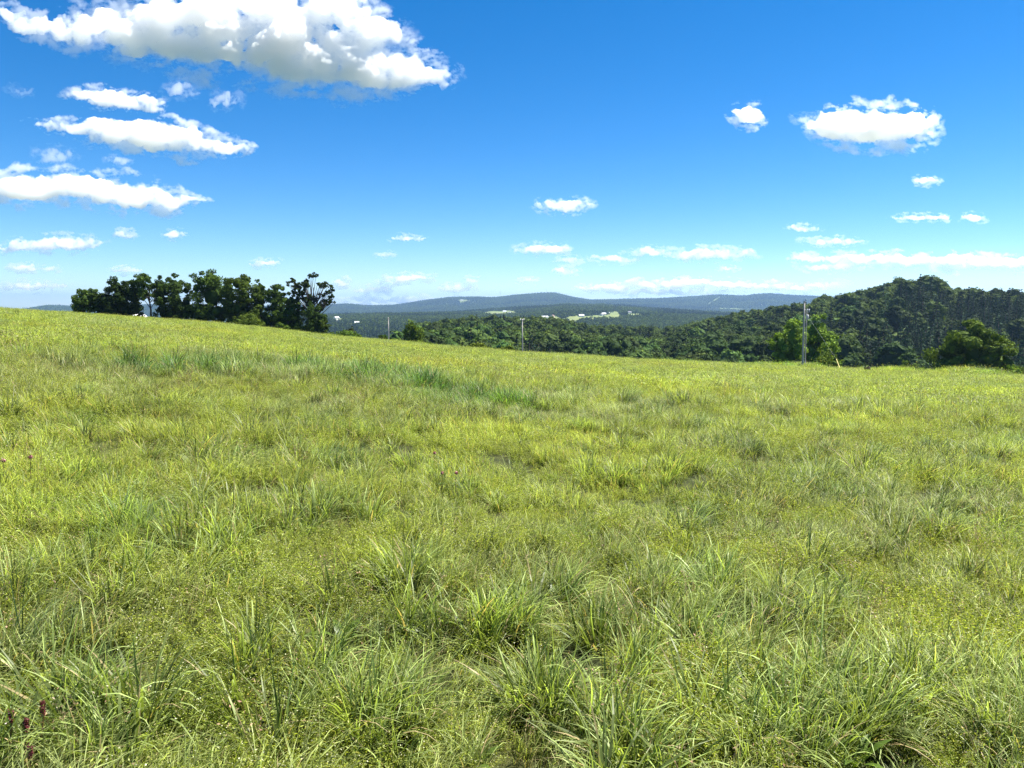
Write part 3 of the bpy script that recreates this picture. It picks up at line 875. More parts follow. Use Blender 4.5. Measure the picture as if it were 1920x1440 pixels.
# ------------------------------------------------------------------ far wooded hills, pastures and houses
CLEAR = [(940, 590, 24, 6), (930, 587, 30, 2.5), (1075, 601, 12, 4.5), (1095, 598, 26, 3.2), (1140, 595, 26, 2.6), (1152, 591, 10, 4), (1190, 592, 14, 2.5), (1025, 598, 16, 3), (1045, 603, 25, 3),
         (1370, 581.5, 40, 1.6), (633, 602, 10, 3), (660, 610, 14, 2), (870, 564, 12, 1.2)]
def px_of(x, y, z):
    """photo pixel of a world point"""
    dx, dy, dz = x, y, z - EYE
    c, s = math.cos(PITCH), math.sin(PITCH)
    f = dy * c - dz * s; v = dy * s + dz * c
    return 960 + FPX * dx / f, 720 - FPX * v / f

CLEAR_W = []     # pastures as ellipses on the land: centre, half width, half depth, heading
for p, q, a, b in CLEAR:
    x0, y0 = hit_ground(p, q); xa, ya = hit_ground(p, q - b); xb, yb = hit_ground(p, q + b)
    r = math.hypot(x0, y0); dep = max(60.0, min(480.0, 0.75 * math.hypot(xa - xb, ya - yb)))
    CLEAR_W.append((x0, y0, 1.25 * a / FPX * r, dep, math.atan2(x0, y0)))
CUT = [hit_ground(p, q, 4700) for p, q in ((1352, 557), (1345, 561), (1338, 566), (1330, 571))]
def clearing(x, y):
    m = np.zeros(len(x))
    wob = 0.35 * (fbm(x / 60, y / 60, 3, 70) - 0.5)
    for x0, y0, a, b, hd in CLEAR_W:
        dx, dy = x - x0, y - y0
        u = dx * math.cos(hd) - dy * math.sin(hd); v = dx * math.sin(hd) + dy * math.cos(hd)
        m = np.maximum(m, (np.hypot(u / a, v / b) + wob < 1.0).astype(float))
    for (x1, y1), (x2, y2) in zip(CUT[:-1], CUT[1:]):
        ex, ey = x2 - x1, y2 - y1; L2 = ex * ex + ey * ey
        t = np.clip(((x - x1) * ex + (y - y1) * ey) / L2, 0, 1)
        m = np.maximum(m, (np.hypot(x - x1 - t * ex, y - y1 - t * ey) < 16).astype(float))
    return m

# pasture turf as thin sheets lying on the land
for k, (x0, y0, a, b, hd) in enumerate(CLEAR_W):
    nu, nv = 26, 16
    ang = np.linspace(0, 2 * math.pi, 40, endpoint=False); V = [(x0, y0)]; 
    for ring in (0.33, 0.66, 1.0):
        for an in ang:
            w = 1 + 0.22 * math.sin(3 * an + k) + 0.12 * math.sin(7 * an + 2 * k)
            u, v = a * ring * w * math.cos(an), b * ring * w * math.sin(an)
            V.append((x0 + u * math.cos(hd) + v * math.sin(hd), y0 - u * math.sin(hd) + v * math.cos(hd)))
    V = np.array(V); Z = ground_z(V[:, 0], V[:, 1]) + 2.0
    F = []
    n = len(ang)
    for i in range(n):
        F.append((0, 1 + i, 1 + (i + 1) % n, 0))
        for q in range(2):
            F.append((1 + q * n + i, 1 + (q + 1) * n + i, 1 + (q + 1) * n + (i + 1) % n, 1 + q * n + (i + 1) % n))
    mb = MB(); mb.add(np.concatenate([V, Z[:, None]], 1), F)
    tag(link('pasture', mb.build('pasture', M_PASTURE, True)), kind='structure')
mb = MB()
for (x1, y1), (x2, y2) in zip(CUT[:-1], CUT[1:]):
    for q in range(4):
        ax, ay = x1 + (x2 - x1) * q / 4, y1 + (y2 - y1) * q / 4; bx, by = x1 + (x2 - x1) * (q + 1) / 4, y1 + (y2 - y1) * (q + 1) / 4
        nx, ny = -(by - ay), bx - ax; l = math.hypot(nx, ny); nx, ny = nx / l * 15, ny / l * 15
        mb.add([(ax + nx, ay + ny, gz(ax + nx, ay + ny) + 2), (ax - nx, ay - ny, gz(ax - nx, ay - ny) + 2), (bx - nx, by - ny, gz(bx - nx, by - ny) + 2), (bx + nx, by + ny, gz(bx + nx, by + ny) + 2)], [(0, 1, 2, 3)])
tag(link('power_line_cut', mb.build('power_line_cut', M_PASTURE)), kind='structure')

def blob(seed, h=12.0, w=5.5):
    """lumpy far tree: leaf clumps on an egg-shaped crown"""
    return crown_from_lobes('far_crown', std_lobes(w, h, 0.5, 7, seed), 190, 2.4, seed, M_LEAF, 3, 0.5)
def spire(seed):
    g = np.random.default_rng(seed); C = []; D = []
    for k in range(60):
        f = g.random() ** 1.4; a = g.random() * 6.283; rr = 3.0 * (1 - f)
        C.append((rr * math.cos(a), rr * math.sin(a), 1 + 14 * f)); D.append((math.cos(a), math.sin(a), 0.6))
    V, F, Rn = cards(np.array(C), np.array(D), 2.4, seed, 0.4)
    return mesh_np('far_spire', V, F, {'rnd': ('POINT', Rn)}, mats=(M_CONIF,))
FARSRC = [blob(601), blob(602), blob(603, 13, 6.5), blob(604, 11, 5), spire(605), spire(606)]
g = np.random.default_rng(77)
def far_points(r0, r1, area_per, az0, az1, seed):
    g = np.random.default_rng(seed); n = int(0.5 * (az1 - az0) * (r1 * r1 - r0 * r0) / area_per)
    r = np.sqrt(r0 * r0 + g.random(n) * (r1 * r1 - r0 * r0)); az = az0 + g.random(n) * (az1 - az0)
    return r, az
segs = [far_points(750, 2600, 95, px_az(540), px_az(1420), 1), far_points(2600, 4700, 170, px_az(-60), px_az(1600), 2), far_points(4700, 7900, 330, px_az(-100), px_az(1720), 3)]
R_ = np.concatenate([s[0] for s in segs]); A_ = np.concatenate([s[1] for s in segs])
S_ = np.concatenate([np.full(len(s[0]), k) for s, k in zip(segs, (0.95, 1.15, 1.55))])
X = R_ * np.sin(A_); Y = R_ * np.cos(A_); Z = ground_z(X, Y)
# viewshed of the bare land, per heading
hb = np.arange(-0.75, 0.75, 0.004); rg = np.geomspace(60, 8200, 420)
AA, RR = np.meshgrid(hb, rg, indexing='ij')
SL = (ground_z(RR * np.sin(AA), RR * np.cos(AA)) - EYE) / RR
SL = SL + np.where((RR > 240) & (RR < 640) & (AA > px_az(700)), 8.0 / RR, 0)
MX = np.maximum.accumulate(SL, 1)
ib = np.clip(((A_ + 0.75) / 0.004).astype(int), 0, len(hb) - 1); ir = np.clip(np.searchsorted(rg, R_ * 0.985) - 1, 0, len(rg) - 1)
ok = ((Z + 14 * S_ - EYE) / R_ > MX[ib, ir] - 0.0008) & (clearing(X, Y) < 0.5)
X, Y, Z, S_ = X[ok], Y[ok], Z[ok], S_[ok]; n = len(X)
conf = fbm(X / 300, Y / 300, 3, 15) + g.normal(0, 0.08, n) > 0.56
idx = np.where(conf, g.integers(4, 6, n), g.integers(0, 4, n))
S_ = S_ * (0.75 + 0.5 * g.random(n))
scatter('far_forest', np.stack([X, Y, Z - 0.5], 1), np.stack([0 * X, 0 * X, g.random(n) * 6.283], 1), np.stack([S_, S_, S_ * 0.9], 1), idx, np.ones((n, 3)), FARSRC,
        'hazy blue-green forest covering the distant valley sides and ridges', 'forest')
print('far trees', n)

def house(px, py, w, d, h, wall, roof, rz, label, cat='house', name='house'):
    x, y = hit_ground(px, py)
    z = gz(x, y)
    root = thing(name, (x, y, z), label, cat, 'houses and barns scattered over the far valley side', rz=-math.atan2(x, y) + rz)
    mb = MB().box((0, 0, h / 2 - 1), (w, d, h + 2))
    mb.add([(-w / 2, -d / 2, h), (-w / 2, d / 2, h), (-w / 2, 0, h + d * 0.32), (w / 2, -d / 2, h), (w / 2, d / 2, h), (w / 2, 0, h + d * 0.32)], [(0, 1, 2, 0), (3, 5, 4, 3)])
    link('wall', mb.build('wall', M_WALLS[wall]), root)
    o = 0.5; k = d * 0.32 / (d / 2); e = h - o * k
    V = [(-w / 2 - o, -d / 2 - o, e + .1), (w / 2 + o, -d / 2 - o, e + .1), (w / 2 + o, 0, h + d * .32 + .15), (-w / 2 - o, 0, h + d * .32 + .15),
         (-w / 2 - o, d / 2 + o, e + .1), (w / 2 + o, d / 2 + o, e + .1)]
    V += [(a, b, c + .35) for a, b, c in V]
    F = [(0, 1, 2, 3)[::-1], (3, 2, 5, 4)[::-1], (6, 7, 8, 9), (9, 8, 11, 10), (0, 1, 7, 6), (4, 10, 11, 5), (0, 6, 9, 3), (3, 9, 10, 4), (1, 2, 8, 7), (2, 5, 11, 8)]
    link('roof', MB().add(V, F).build('roof', M_ROOFS[roof]), root)
    return root
for a in ((1021, 598.5, 17, 9, 5, 0, 2, 0.2, 'long white building at the left end of the far village, above the wood'),
          (1036, 598, 9, 9, 7, 1, 1, 1.2, 'tall cream gabled house right of the long white building'),
          (1050, 604, 14, 8, 4, 0, 0, 0.1, 'low white house just over the valley wood tops'),
          (1090, 595.5, 13, 9, 5, 0, 2, 0.3, 'white house above the left end of the far pasture'),
          (1113, 583, 14, 9, 5, 0, 2, 0.2, 'white house standing alone high in the far forest'),
          (1106, 581.5, 8, 7, 4, 0, 0, 0.9, 'small pale house left of the lone white one in the far forest'),
          (1132, 592, 11, 8, 5, 1, 2, 0.4, 'cream house in the middle of the far pasture row'),
          (1138, 589.5, 15, 7, 4, 0, 2, 0.0, 'long pale roofed building above the cream house'),
          (1128, 593.5, 9, 8, 5, 0, 0, 1.0, 'small white house beside the cream house on the far pasture'),
          (1168, 587, 12, 8, 4, 0, 2, 0.2, 'pale roofed house above the right end of the far pasture'),
          (1180, 589, 12, 9, 6, 0, 0, 0.6, 'white house at the right end of the far village'),
          (1215, 588, 10, 9, 5, 0, 2, 0.3, 'bright white house alone right of the far village'),
          (1237, 587.5, 10, 7, 4, 0, 2, 0.0, 'small white house farther right along the far forest slope'),
          (1292, 582.5, 10, 8, 4, 0, 2, 0.2, 'tiny white house near the right end of the middle ridge'),
          (932, 592, 10, 8, 5, 0, 0, 0.5, 'pale house at the left end of the village above the middle wood'),
          (946, 586, 13, 8, 4, 0, 2, 0.1, 'pale house at the top of the clearing above the middle wood'),
          (955, 590, 11, 8, 6, 1, 2, 0.9, 'cream house on the right side of the clearing above the middle wood'),
          (898, 590, 9, 8, 5, 0, 2, 0.2, 'tiny white house left of the clearing above the middle wood'),
          (631, 601, 14, 10, 8, 0, 2, 0.7, 'tall pale house on the far slope just right of the clump'),
          (634, 605, 12, 7, 4, 0, 0, 0.1, 'low white house below the tall pale one on the far slope'),
          (669, 608, 11, 8, 4, 0, 2, 0.2, 'white house right of the tall pale one on the far slope'),
          (1340, 571, 12, 8, 4, 0, 2, 0.2, 'white house at the foot of the power line cut on the far ridge'),
          (1427, 573, 12, 8, 5, 0, 2, 0.2, 'white house peeping over the left shoulder of the wooded hill'),
          (866, 564, 22, 9, 5, 0, 2, 0.1, 'long white building high on the left of the far ridge')):
    house(*a)

# two masts on the far ridge
for px, py, top_, lab in ((938, 558, 545, 'thin lattice mast left of the far summit'), (1024, 552, 540.5, 'thin lattice mast on the far summit')):
    x, y = hit_ground(px, py, 5200, 7400) if False else tuple(at_range(px, py, 7100)[:2])
    z = gz(x, y); r = math.hypot(x, y); h = EYE + r * px_slope(px, top_) - z
    root = thing('radio_mast', (x, y, z), lab, 'mast', 'radio masts on the far ridge')
    mb = MB()
    for k in range(3):
        a = k * 2.094; mb.tube([(1.6 * math.cos(a), 1.6 * math.sin(a), 0), (0.9 * math.cos(a), 0.9 * math.sin(a), h)], [0.45, 0.35], 4)
    for q in range(int(h // 4)):
        zz = 2 + q * 4; w = 1.6 - 0.7 * zz / h
        for k in range(3):
            a, b = k * 2.094, (k + 1) * 2.094
            mb.tube([(w * math.cos(a), w * math.sin(a), zz), (w * math.cos(b), w * math.sin(b), min(h, zz + 4))], [0.18, 0.18], 3)
    link('lattice_tower', mb.build('lattice_tower', M_STEEL), root)
    link('antenna', MB().tube([(0, 0, h - 1), (0, 0, h + 9)], [0.35, 0.2], 5).build('antenna', M_STEEL), root)

# ------------------------------------------------------------------ poles and small things at the meadow edge
def pole(px, base_py, top_px, top_py, r, rad, label, name='utility_pole', group='utility poles'):
    b = at_range(px, base_py, r); zg = gz(b[0], b[1])
    t = at_range(top_px, top_py, r)
    root = thing(name, (b[0], b[1], zg), label, 'pole', group, rz=0)
    h = t[2] - zg; dx = t[0] - b[0]
    path = [(dx * k / h if h else 0, 0.0, k) for k in (-1.0, h * 0.25, h * 0.5, h * 0.75, h)]
    link('shaft', MB().tube(path, [rad * 1.15, rad * 1.08, rad, rad * 0.92, rad * 0.82], 12).build('shaft', M_POLE, True), root)
    return root, h, dx
R_P = 121.0
rt, h, dx = pole(1505, 686, 1508, 565, R_P, 0.125, 'thick taller grey utility pole, left of the twin pair at the meadow edge')
link('ground_wire_guard', MB().box((0.02, -0.22, 1.3), (0.05, 0.04, 2.6)).build('ground_wire_guard', M_STEEL), rt)
link('pole_cap', MB().tube([(dx, 0, h - 0.01), (dx, 0, h + 0.06)], [0.18, 0.17], 12).build('pole_cap', M_STEEL), rt)
rt2, h2, dx2 = pole(1509.5, 686, 1512.5, 582, R_P + 1.5, 0.07, 'thin utility pole with insulators on top, right of the twin pair', group='utility poles')
ca = MB().box((dx2 - 0.05, -0.13, h2 - 0.25), (0.75, 0.1, 0.13))
link('crossarm', ca.build('crossarm', M_POLE), rt2)
for ox in (-0.36, 0.02, 0.3):
    link('insulator', MB().tube([(dx2 + ox, -0.13, h2 - 0.2), (dx2 + ox, -0.13, h2 - 0.05), (dx2 + ox, -0.13, h2 + 0.02), (dx2 + ox, -0.13, h2 + 0.22)], [0.03, 0.05, 0.1, 0.07], 8).build('insulator', M_PORC, True), rt2)
link('transformer', MB().tube([(dx2 - 0.02, -0.38, h2 - 1.35), (dx2 - 0.02, -0.38, h2 - 1.3), (dx2 - 0.02, -0.38, h2 - 0.7), (dx2 - 0.02, -0.38, h2 - 0.62)], [0.16, 0.2, 0.2, 0.12], 12).build('transformer', M_STEEL, True), rt2)
link('brace', MB().tube([(dx2 - 0.36, -0.08, h2 - 0.25), (dx2 - 0.02, -0.08, h2 - 0.75)], [0.02, 0.02], 5).build('brace', M_STEEL), rt2)
# guy wire with its yellow guard
gb = at_range(1579, 692, R_P - 2); gt = at_range(1512.5, 590, R_P + 1.5)
zb = gz(gb[0], gb[1])
gw = thing('guy_wire', (gb[0], gb[1], zb), 'slanting guy wire with a pale yellow guard right of the twin poles', 'guy wire')
A0 = np.array([0, 0, -0.2]); m1 = at_range(1568, 673, R_P - 1.5) - np.array([gb[0], gb[1], zb]); B0 = gt - np.array([gb[0], gb[1], zb])
link('guard', MB().tube([A0, m1], [0.055, 0.045], 8).build('guard', M_YELLOW, True), gw)
link('cable', MB().tube([m1, (m1 + B0) / 2, B0], [0.008, 0.008, 0.008], 5).build('cable', M_STEEL), gw)

rt3, h3, dx3 = pole(980.5, 668, 979, 598, 175, 0.15, 'lone thin utility pole in the middle, against the valley wood')
link('crossarm', MB().box((dx3, -0.16, h3 - 0.25), (0.9, 0.1, 0.12)).build('crossarm', M_POLE), rt3)
for ox in (-0.38, 0.38):
    link('insulator', MB().tube([(dx3 + ox, -0.16, h3 - 0.2), (dx3 + ox, -0.16, h3 + 0.1)], [0.05, 0.08], 8).build('insulator', M_PORC, True), rt3)
rt4, h4, dx4 = pole(729, 640, 728, 595, 235, 0.16, 'small far utility pole left of the lone tree')
link('crossarm', MB().box((dx4, -0.17, h4 - 0.3), (0.8, 0.1, 0.12)).build('crossarm', M_POLE), rt4)

# white dome behind the crest
b = at_range(258, 586.5, 178); zg = gz(b[0], b[1])
root = thing('white_dome', (b[0], b[1], zg), 'white rounded dome peeking over the grass crest beside a bare trunk', 'dome')
R0 = 1.95; hw = b[2] - zg - R0 * 0.75
prof = [(R0, -1.0), (R0, hw)]
link('tank_wall', MB().tube([(0, 0, -1.0), (0, 0, hw)], [R0, R0], 28).build('tank_wall', M_WHITE, True), root)
dz = [(math.sin(a) * R0 * 0.75, math.cos(a) * R0 * 1.02) for a in np.linspace(0, math.pi / 2 - 0.02, 10)]
link('dome_roof', MB().tube([(0, 0, hw + z + 0.004) for z, r in dz], [r for z, r in dz], 28).build('dome_roof', M_WHITE, True), root)
for k in range(8):
    a = k * math.pi / 4
    link('roof_seam', MB().tube([(r * math.cos(a), r * math.sin(a), hw + z + 0.01) for z, r in dz], [0.02] * len(dz), 4).build('roof_seam', M_STEEL), root)

# dark stump, pale hoop
x, y = at_range(1626, 697, 112)[:2]; zg = gz(x, y)
root = thing('stump', (x, y, zg), 'small dark brown stump-like block at the meadow edge right of the poles', 'stump')
g = np.random.default_rng(9); ang = np.linspace(0, 6.283, 14, endpoint=False)
V = []; lv = [(-0.3, 0.46), (0.1, 0.42), (0.55, 0.38), (0.92, 0.39), (0.95, 0.30)]
for z, rr in lv:
    for k, a in enumerate(ang):
        q = rr * (1 + 0.12 * math.sin(3 * a + z) + 0.05 * math.sin(8 * a)); V.append((q * math.cos(a), q * math.sin(a), z + (0.06 * math.sin(2 * a) if z > 0.8 else 0)))
F = [(i * 14 + k, i * 14 + (k + 1) % 14, (i + 1) * 14 + (k + 1) % 14, (i + 1) * 14 + k) for i in range(4) for k in range(14)]
link('stump_body', MB().add(V, F).build('stump_body', M_STUMP), root)
link('cut_top', MB().tube([(0, 0, 0.88), (0, 0, 0.93)], [0.30, 0.29], 14).build('cut_top', M_STUMP), root)
x, y = at_range(1819, 699, 122)[:2]; zg = gz(x, y); zt = EYE + 122 * px_slope(1819, 695.5)
root = thing('pipe_hoop', (x, y, zg), 'small pale arched hoop in front of the large spreading tree', 'hoop')
hh = zt - zg
link('hoop', MB().tube([(-0.3, 0, -0.2), (-0.3, 0, hh - 0.3)] + [(-0.3 * math.cos(a), 0, hh - 0.3 + 0.3 * math.sin(a)) for a in np.linspace(0.15, 2.8, 9)], [0.05] * 11, 8).build('hoop', M_WHITE, True), root)

# ------------------------------------------------------------------ single plants in the foreground
def simple_leaf(name, L, w, bend, mat, seed):
    g = np.random.default_rng(seed); ns = 7; V = []; F = []
    for i in range(ns + 1):
        s = i / ns; hw = w / 2 * (math.sin(math.pi * min(1, s * 0.93 + 0.07)) ** 0.8) * (1 + 0.06 * math.sin(17 * s + seed))
        th = 0.35 + bend * s; zx = L * s * math.sin(th * 0.8); zz = L * s * math.cos(th * 0.8) 
        for k, q in enumerate((-1, 0, 1)):
            V.append((q * hw, zx, zz + (0.22 * hw if q else 0)))
    for i in range(ns):
        for k in range(2):
            F.append((i * 3 + k, i * 3 + k + 1, (i + 1) * 3 + k + 1, (i + 1) * 3 + k))
    return MB().add(V, F).build(name, mat, True)
def leaf_plain(name, col, transl=0.35):
    m, nt, out = new_mat(name)
    tc = N(nt, 'ShaderNodeTexCoord'); no = N(nt, 'ShaderNodeTexNoise'); no.inputs['Scale'].default_value = 30; no.inputs['Detail'].default_value = 5
    nt.links.new(tc.outputs['Object'], no.inputs['Vector'])
    c = mixc(nt, 'MIX', no.outputs['Fac'], tuple(v * 0.7 for v in col), tuple(v * 1.3 for v in col))
    leaf_shader(nt, out, c, transl, 0.4, 0.4)
    return m
M_DOCK = leaf_plain('dock_leaf', (0.085, 0.14, 0.02)); M_DOCKRED = leaf_plain('dock_seed', (0.10, 0.018, 0.02), 0.1); M_STALK = leaf_plain('red_green_stalk', (0.10, 0.07, 0.025), 0.1)
M_PINK = leaf_plain('clover_flower', (0.40, 0.17, 0.19), 0.25); M_BROWNSEED = leaf_plain('brown_seed', (0.13, 0.06, 0.025), 0.1)

def dock(px, py, n, L, w, label, head=None, hh=0.5):
    x, y = field_hit(px, py); z = gz(x, y)
    root = thing('dock_plant', (x, y, z), label, 'plant', 'broad-leaved docks in the foreground grass')
    for k in range(n):
        o = link('leaf', simple_leaf('leaf', L * random.uniform(0.75, 1.15), w * random.uniform(0.8, 1.15), random.uniform(0.4, 1.1), M_DOCK, k + px), root, rot=(0, 0, 6.283 * (k + random.random() * 0.6) / n))
    if head:
        st = link('stalk', MB().tube([(0, 0, -0.05), (0.01, 0, hh * 0.5), (0.03, 0.01, hh)], [0.006, 0.005, 0.003], 6).build('stalk', M_STALK), root)
        g = np.random.default_rng(px); c = np.stack([0.02 + g.normal(0, 0.014, 260), g.normal(0, 0.014, 260), hh * (0.5 + 0.55 * g.random(260))], 1)
        V, F, t, r = leaflets(c, 0.014, px, 0.2, 0.9)
        link('seed_head', mesh_np('seed_head', V, F, {'rnd': ('POINT', r)}, mats=(head,)), st)
    return root
dock(868, 1135, 5, 0.24, 0.06, 'broad-leaved green dock half hidden in the grass below the centre')
dock(1045, 1100, 5, 0.24, 0.055, 'broad-leaved dock at the foot of the dark tuft right of centre')
dock(1606, 1370, 6, 0.20, 0.04, 'upright narrow-leaved dock standing low on the right')
dock(443, 850, 5, 0.34, 0.09, 'bright broad-leaved dock in the grass on the left, farthest of the docks')
dock(640, 1150, 4, 0.22, 0.05, 'broad-leaved dock between tufts left of the centre')
dock(880, 1375, 5, 0.17, 0.035, 'low broad-leaved dock near the bottom edge left of centre')
for px, py, hh, lab in ((72, 1365, 0.29, 'tallest dark red seed spike in the bottom left corner'), (40, 1378, 0.25, 'dark red seed spike second from the right of the corner group'),
                        (12, 1372, 0.27, 'dark red seed spike nearest the left edge of the picture'), (46, 1425, 0.24, 'short dark red seed spike lowest in the bottom left corner')):
    x, y = field_hit(px, py); z = gz(x, y)
    root = thing('sorrel_spike', (x, y, z), lab, 'plant', 'dark red seed spikes in the bottom left corner')
    link('stalk', MB().tube([(0, 0, -0.05), (0.01, 0, hh * 0.6), (0.025, 0.01, hh)], [0.004, 0.003, 0.002], 6).build('stalk', M_STALK), root)
    g = np.random.default_rng(px + 3); c = np.stack([0.02 + g.normal(0, 0.004, 200), g.normal(0, 0.004, 200), hh * (0.84 + 0.2 * g.random(200))], 1)
    V, F, t, r = leaflets(c, 0.0065, px, 0.5, 0.7)
    link('seed_head', mesh_np('seed_head', V, F, {'rnd': ('POINT', r)}, mats=(M_DOCKRED,)), root)
for px, py, lab in ((812, 870, 'highest pink clover head in the grass near the centre'), (826, 912, 'pink clover head left of a pair near the centre'), (852, 912, 'pink clover head right of a pair near the centre'),
                    (55, 888, 'pink clover head in the grass close to the left edge'), (4, 894, 'pink clover head at the very left edge of the picture')):
    x, y = field_hit(px, py); z = gz(x, y); hh = 0.34
    root = thing('clover', (x, y, z), lab, 'flower', 'pink clover heads in the meadow')
    link('stalk', MB().tube([(0, 0, -0.05), (0.01, 0, hh * 0.5), (0.02, 0, hh)], [0.004, 0.003, 0.002], 6).build('stalk', M_STALK), root)
    g = np.random.default_rng(px + 9); c, d = lobe_points(np.array([0.02, 0, hh]), (0.018, 0.018, 0.018), 120, g, 0.4)
    V, F, r = cards(c, d, 0.014, px, 0.3)
    link('flower_head', mesh_np('flower_head', V, F, {'rnd': ('POINT', r)}, mats=(M_PINK,)), root)
    for k in range(3):
        link('leaf', simple_leaf('leaf', 0.05, 0.025, 0.9, M_DOCK, k), root, loc=(0, 0, hh * 0.6), rot=(0, 0, 2.094 * k))

# ------------------------------------------------------------------ clouds: solid bodies of scattering vapour
def cloud_mat(density):
    m, nt, out = new_mat('cloud_vapour')
    v = N(nt, 'ShaderNodeVolumeScatter')
    v.inputs['Color'].default_value = (0.81, 0.815, 0.825, 1)
    v.inputs['Density'].default_value = density
    v.inputs['Anisotropy'].default_value = 0.4
    nt.links.new(v.outputs[0], out.inputs['Volume'])
    return m

def cloud(lobes, label, seed, thick=1.0, rag=1.0, base=1300.0, dens=1.0, step=None):
    """lobes: (px, py, half width, half height) in photo pixels; the body gets its own distance, size and depth"""
    L = np.array(lobes, float); L[:, 2:] *= 1.07; L[:, 3] *= np.where(L[:, 3] > 14, 1.16, 1.05)
    bottom = (L[:, 1] + L[:, 3]).max(); cx = (L[:, 0].min() + L[:, 0].max()) / 2
    D = min(46000.0, base / max(0.02, px_slope(cx, bottom)))
    x0, x1 = (L[:, 0] - L[:, 2] * 1.15).min() - 16, (L[:, 0] + L[:, 2] * 1.15).max() + 16
    y0, y1 = (L[:, 1] - L[:, 3] * 1.25).min() - 10, (L[:, 1] + L[:, 3] * 1.25).max() + 10
    hgt_ = y1 - y0
    st = step or max(0.7, min(1.5, hgt_ / 40))
    gx, gy = np.meshgrid(np.arange(x0, x1, st), np.arange(y0, y1, st))
    sc = max(9.0, min(60.0, hgt_ * 0.5))
    wx_ = gx + rag * sc * 0.55 * (fbm(gx / (sc * 0.7), gy / (sc * 0.7), 5, seed, 0.6) - 0.5)
    wy_ = gy + rag * sc * 0.55 * (fbm(gx / (sc * 0.7) + 40, gy / (sc * 0.7), 5, seed + 5, 0.6) - 0.5)
    rg_ = np.random.default_rng(seed)
    # every lobe is a heap of rounded billows over a flatter base
    puffs = []
    for a, b, rx, ry in L:
        n_ = int(9 + 7 * rx / ry)
        puffs.append((a, b + ry * 0.08, rx * 0.95, ry * 0.80))
        for q in range(n_):
            u_ = rg_.uniform(-1, 1); v_ = rg_.uniform(-0.75, 0.75) * math.sqrt(max(0.0, 1 - u_ * u_ * 0.9))
            r_ = ry * rg_.uniform(0.32, 0.62) * (1 - 0.40 * abs(u_))
            puffs.append((a + (rx - r_ * 0.8) * u_, b + (ry - r_) * v_, r_ * rg_.uniform(1.1, 1.7), r_))
    acc = np.zeros(gx.shape); kk = 9.0 / max(6.0, hgt_ * 0.5)
    for a, b, rx, ry in puffs:
        dy = (wy_ - b) / ry; dy = np.where(dy > 0, dy * 1.2, dy)
        q = 1 - ((wx_ - a) / rx) ** 2 - dy ** 2
        m = q > 0
        acc[m] += (np.exp(kk * np.minimum(ry, 0.45 * hgt_) * q[m] ** 1.5) - 1.0)
    f = np.log1p(acc) / kk                                   # billow depth in pixels
    ero = fbm(gx / (sc * 0.55), gy / (sc * 0.45), 6, seed + 17, 0.62)
    f = f * np.clip(0.62 + rag * 2.4 * (ero - 0.42), 0, 1.5) - 0.2
    er2 = fbm(gx / (sc * 0.9) + 7, gy / (sc * 0.5), 6, seed + 29, 0.66)
    for a, b, rx, ry in L:                                   # thin torn veils round the heap
        q = np.clip(1 - ((wx_ - a) / (rx * 1.15 + 4)) ** 2 - ((wy_ - b) / (ry * 1.25 + 3)) ** 2, 0, 1)
        f = np.maximum(f, np.minimum(q * 3, 1) * np.clip((er2 - 0.46) * 4, 0, 1) * (0.9 + 0.03 * hgt_) - 0.05)
    f[0, :] = f[-1, :] = -1; f[:, 0] = f[:, -1] = -1
    mpp = D / FPX
    half = thick * 1.15 * np.clip(f, 0, None) * mpp
    # place on a vertical sheet at the cloud's distance, then swell forwards and backwards
    u = (gx - 960) / FPX; v = (720 - gy) / FPX; c, s = math.cos(PITCH), math.sin(PITCH)
    dy_ = c + v * s; dz_ = -s + v * c
    a0 = px_dir(cx, (y0 + y1) / 2); hd = math.atan2(a0[0], a0[1]); nx, ny = math.sin(hd), math.cos(hd)
    k = D / (u * nx + dy_ * ny)
    Pc = np.stack([u * k, dy_ * k, EYE + dz_ * k], -1)
    off = np.stack([nx * half, ny * half, 0 * half], -1)
    front = Pc - off; back = Pc + off * 0.9
    h, w = gx.shape
    ins = f > 0
    cell = ins[:-1, :-1] | ins[1:, :-1] | ins[:-1, 1:] | ins[1:, 1:]
    idf = np.arange(h * w).reshape(h, w); idb = np.where(ins, idf + h * w, idf)
    i, j = np.nonzero(cell)
    Ff = np.stack([idf[i, j], idf[i + 1, j], idf[i + 1, j + 1], idf[i, j + 1]], 1)
    Fb = np.stack([idb[i, j], idb[i, j + 1], idb[i + 1, j + 1], idb[i + 1, j]], 1)
    F = np.concatenate([Ff, Fb]); V = np.concatenate([front.reshape(-1, 3), back.reshape(-1, 3)])
    used, inv = np.unique(F, return_inverse=True); V = V[used]; F = inv.reshape(-1, 4)
    org = V.mean(0)
    me = mesh_np('cloud', V - org, F, smooth=True, mats=(cloud_mat(dens * 0.13 / mpp),))
    o = link('cloud', me, loc=tuple(org))
    tag(o, label, 'cloud', 'clouds')
    return o

